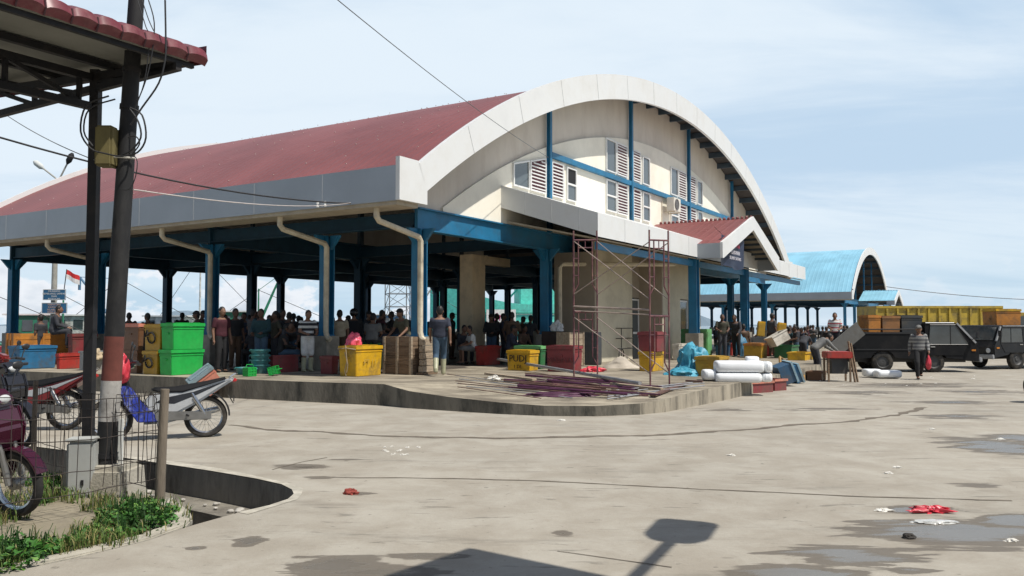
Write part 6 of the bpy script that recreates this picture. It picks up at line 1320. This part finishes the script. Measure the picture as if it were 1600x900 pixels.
for (y0, y1, x0, x1, rows, mm, lb) in ((452, 469, 67, 103, ('DILARANG', 'MEMBUANG SAMPAH', 'DAN', 'KE KOLAM'), M_signw, 'upper blue sign with white lettering on the lamp post'), (473, 490, 65, 105, ('PERHATIAN', 'KAWASAN', 'PELABUHAN', 'PERIKANAN'), M_signo, 'lower blue sign with pale orange lettering on the lamp post')):
    a, b = at_Y(x0, y1, Yp-.3), at_Y(x1, y0, Yp-.3); T = empty('sign', (a+b)/2, 0, lb, 'sign'); w_, h_ = (b.x-a.x), (b.z-a.z); s = MB(); s.cbox((0, 0, 0), (w_, .04, h_)); s.build('board', M_signblue, T)
    s = MB(); 
    for sg in (-1, 1): s.cbox((0, -.022, sg*(h_/2-.015)), (w_, .01, .03)); s.cbox((sg*(w_/2-.015), -.022, 0), (.03, .01, h_-.06))
    s.build('border', M_signw, T); s = MB(); s.cbox((0, .14, 0), (.08, .24, .06)); s.build('bracket', M_lamp, T)
    for k, r_ in enumerate(rows): text_mesh('lettering', r_, .135, Matrix.Translation((0, -.03, h_/2-.11-k*h_*.235)) @ Matrix.Rotation(R(90), 4, 'X'), mm, T)
def hull(s, L_, W, D, z0, bow=.9):
    n = 14; vs = []
    for i in range(n+1):
        t_ = i/n; x = -L_/2+L_*t_; w_ = W/2*(1-max(0, (t_-.55)/.45)**2.2)*(.75+.25*min(1, t_*4)); sh_ = .5*D*(max(0, t_-.35)/.65)**2*bow+.18*D*(max(0, .25-t_)/.25)**2
        for k, (f, z) in enumerate(((1, D+sh_), (.96, D*.55+sh_*.7), (.7, D*.15), (0, 0), (-.7, D*.15), (-.96, D*.55+sh_*.7), (-1, D+sh_))): vs.append((x+(.5*sh_ if t_ > .9 else 0), w_*f, z0+z))
    s.add(vs, [(i*7+k, i*7+k+1, (i+1)*7+k+1, (i+1)*7+k) for i in range(n) for k in range(6)]+[(i*7, (i+1)*7, (i+1)*7+6, i*7+6) for i in range(n)]+[(0,1,2,3,4,5,6)]); return s
def boat(px, Y, L_, W, D, rz, hm, cm, label, mast=(5, .3), cab=(1.6, 2.2), boom=None, flag=False):
    T = empty('fishing_boat', ((px-800)/FPX*Y, Y, -1.4), rz, label, 'fishing boat'); hull(MB(), L_, W, D, -.3).build('hull', hm, T, smooth=True)
    s = MB(); hull(s, L_*1.005, W*1.03, .16, D*.78-.3); s.build('gunwale', M_signw, T)
    c0_ = -L_*.28; s = MB(); s.box((c0_-cab[0], -W*.3, D-.3), (c0_+cab[0], W*.3, D-.3+cab[1])); ch = s.build('wheelhouse', cm, T, bevel=.05); s = MB(); s.box((c0_-cab[0]-.2, -W*.34, D-.298+cab[1]), (c0_+cab[0]+.3, W*.34, D-.2+cab[1])); s.build('roof', M_signw, ch)
    for k in range(3): s = MB(); x = c0_-cab[0]*.7+k*cab[0]*.7; s.box((x-.3, -W*.3-.02, D-.3+cab[1]*.5), (x+.3, -W*.3+.01, D-.3+cab[1]*.85)); s.build('window', M_tglass, ch)
    mx = c0_+cab[0]+.4+mast[1]; s = MB(); s.tube([(mx, 0, D-.3), (mx, 0, D-.3+mast[0])], [.09, .05], 8); ms = s.build('mast', cm, T)
    s = MB(); 
    for e in (-L_*.45, L_*.47): s.tube([(mx, 0, D-.4+mast[0]), (e, 0, D+.2)], .02, 4)
    s.build('stay', M_cable, ms)
    if boom: s = MB(); s.tube([(mx, 0, D+.6), (mx+boom[0], 0, D+boom[1])], [.12, .07], 6); s.tube([(mx, 0, D-.4+mast[0]), (mx+boom[0], 0, D+boom[1])], .02, 4); s.tube([(mx+boom[0], 0, D+boom[1]), (mx+boom[0], 0, D+boom[1]-.9)], .1, 5); s.build('boom', boom[2], ms)
    if flag:
        fz = D-.3+mast[0]; s = MB(); s.tube([(mx, 0, fz), (mx+.15, 0, fz+1.6)], .03, 5); fp = s.build('flag_pole', M_cable, ms)
        for k, m_ in enumerate((mat('flag_red', (.6,.03,.03)), M_signw)):
            s = MB(); vs = []
            for i in range(7): x = mx+.14+i*.13; z = fz+1.58-i*.07+.03*math.sin(i*1.4); vs += [(x, .05*math.sin(i*1.2), z-k*.3), (x, .05*math.sin(i*1.2), z-.3-k*.3)]
            s.add(vs, [(2*i, 2*i+1, 2*i+3, 2*i+2) for i in range(6)]); s.build('flag', m_, fp)
    return T
Bg = pcol('boat_green', (.03,.22,.13)); Bt = pcol('boat_teal', (.12,.62,.52), damt=.25); Bb = pcol('boat_blue', (.06,.17,.30)); Br = pcol('boat_red', (.42,.03,.05)); Bw = pcol('boat_white', (.62,.62,.58))
boat(118, 54, 9, 3, 2.0, R(15), Bg, Bg, 'green fishing boat flying a red and white flag', (3.4, .2), (1.2, 2.0), None, True)
boat(212, 58, 12, 3.6, 2.2, R(10), Bb, Bw, 'blue fishing boat with a slanting blue boom', (4.5, .3), (1.6, 1.8), (-2.6, 4.2, Bb))
boat(434, 60, 12, 3.6, 2.4, R(5), Bt, Bg, 'teal fishing boat with a green derrick, seen behind the crowd', (3.6, .2), (1.4, 1.9), (1.6, 4.4, Bg))
boat(330, 62, 11, 3.4, 2.2, R(-6), Bw, Bw, 'white fishing boat with a tall thin mast', (6.5, .3), (1.5, 1.8))
bt = boat(792, 95, 15, 5.6, 5.7, R(192), Bt, Bt, 'big turquoise fishing boat with a white lettered banner', (4.6, .4), (3.0, 2.6), (-4.4, 5.4, Bt))
s = MB(); s.box((-.4, 2.92, 3.3), (2.9, 2.98, 4.8)); bn = s.build('banner', M_signw, bt); text_mesh('lettering', 'airn.', 1.35, Matrix.Translation((1.25, 3.0, 4.0)) @ Matrix.Rotation(R(180), 4, 'Z') @ Matrix.Rotation(R(90), 4, 'X'), mat('magenta_letters', (.42,.03,.16)), bn)
for k in range(3): s = MB(); hull(s, 15.06+k*.01, 5.68, .16, 2.3+k*1.0); s.build('hull_stripe', M_signw if k % 2 else Bg, bt)
boat(20, 50, 10, 3, 2.1, R(20), Br, Bw, 'red and white fishing boat at the left edge', (3.2, .2), (1.2, 1.4))
boat(668, 86, 14, 4.0, 2.6, R(0), Bw, Bb, 'white fishing boat with crossed mast stays behind the walking man', (5.5, .2), (1.5, 1.8), (2.4, 4.6, M_lamp))
# lattice tower on the quay
ty = 67; T = empty('lattice_tower', ((622-800)/FPX*ty, ty, 0), R(20), 'grey steel lattice tower on the quay seen between two columns', 'tower'); s = MB(); w_ = 1.1
for k in range(6):
    z = k*1.05
    for a, b in (((-w_, -w_), (w_, -w_)), ((w_, -w_), (w_, w_)), ((w_, w_), (-w_, w_)), ((-w_, w_), (-w_, -w_))): s.bar((a[0]*.8, a[1]*.8, z+1.05), (b[0]*.8, b[1]*.8, z+1.05), .05); s.bar((a[0]*.8, a[1]*.8, z), (b[0]*.8, b[1]*.8, z+1.05), .04); s.bar((a[0]*.8, a[1]*.8, z), (a[0]*.8, a[1]*.8, z+1.05), .07)
s.build('lattice', MATS['grey_cable'], T)
# ---------------------------------------------------------------- shelter roof over the photographer: its edge and its floodlight throw the shadows in the foreground
hs = 4.7; back_ = SH*(hs/math.tan(SUN_EL))
cS = at_z(745, 858)+back_; e1 = (at_z(650, 890)-at_z(745, 858)).normalized(); e2 = (at_z(950, 900)-at_z(745, 858)).normalized()
T = empty('shelter', cS+e1*2+e2*2, 0, 'steel shelter whose roof corner reaches out over the camera', 'shelter'); o_ = T.location
Q = [cS, cS+e1*7, cS+e1*7+e2*6, cS+e2*6]
s = MB(); s.prism([(p.x-o_.x, p.y-o_.y) for p in Q], hs, hs+.12, 'z'); s.build('roof_sheet', M_tile, T)
for a, b in ((2.0, 2.0), (6.5, 2.0), (2.0, 5.5), (6.5, 5.5)): 
    p = cS+e1*a+e2*b-o_
    if (p+o_).y < .2: s = MB(); s.box((p.x-.06, p.y-.06, 0), (p.x+.06, p.y+.06, hs-.002)); s.build('post', M_blacksteel, T)
s = MB(); l0 = at_z(985, 925)+back_; l1 = at_z(1064, 830)+back_; l0.z = hs+.3; l1.z = hs+.15
ar = at_z(1000, 905)+back_; s.tube([Vector((l0.x, l0.y, hs+.1))-o_-(l1-l0).normalized()*.5, Vector((l1.x, l1.y, hs))-o_], .05, 8); am = s.build('lamp_arm', M_blacksteel, T)
dl = (l1-l0); Ml = Matrix.Translation((l1.x-o_.x, l1.y-o_.y, hs)) @ Matrix.Rotation(math.atan2(dl.y, dl.x), 4, 'Z'); s = MB(); s.prism([(-.38, -.12), (-.2, -.23), (.36, -.23), (.4, -.17), (.4, .17), (.36, .23), (-.2, .23), (-.38, .12)], -.08, .1, 'z', Ml); s.build('floodlight', M_blacksteel, am, bevel=.03)
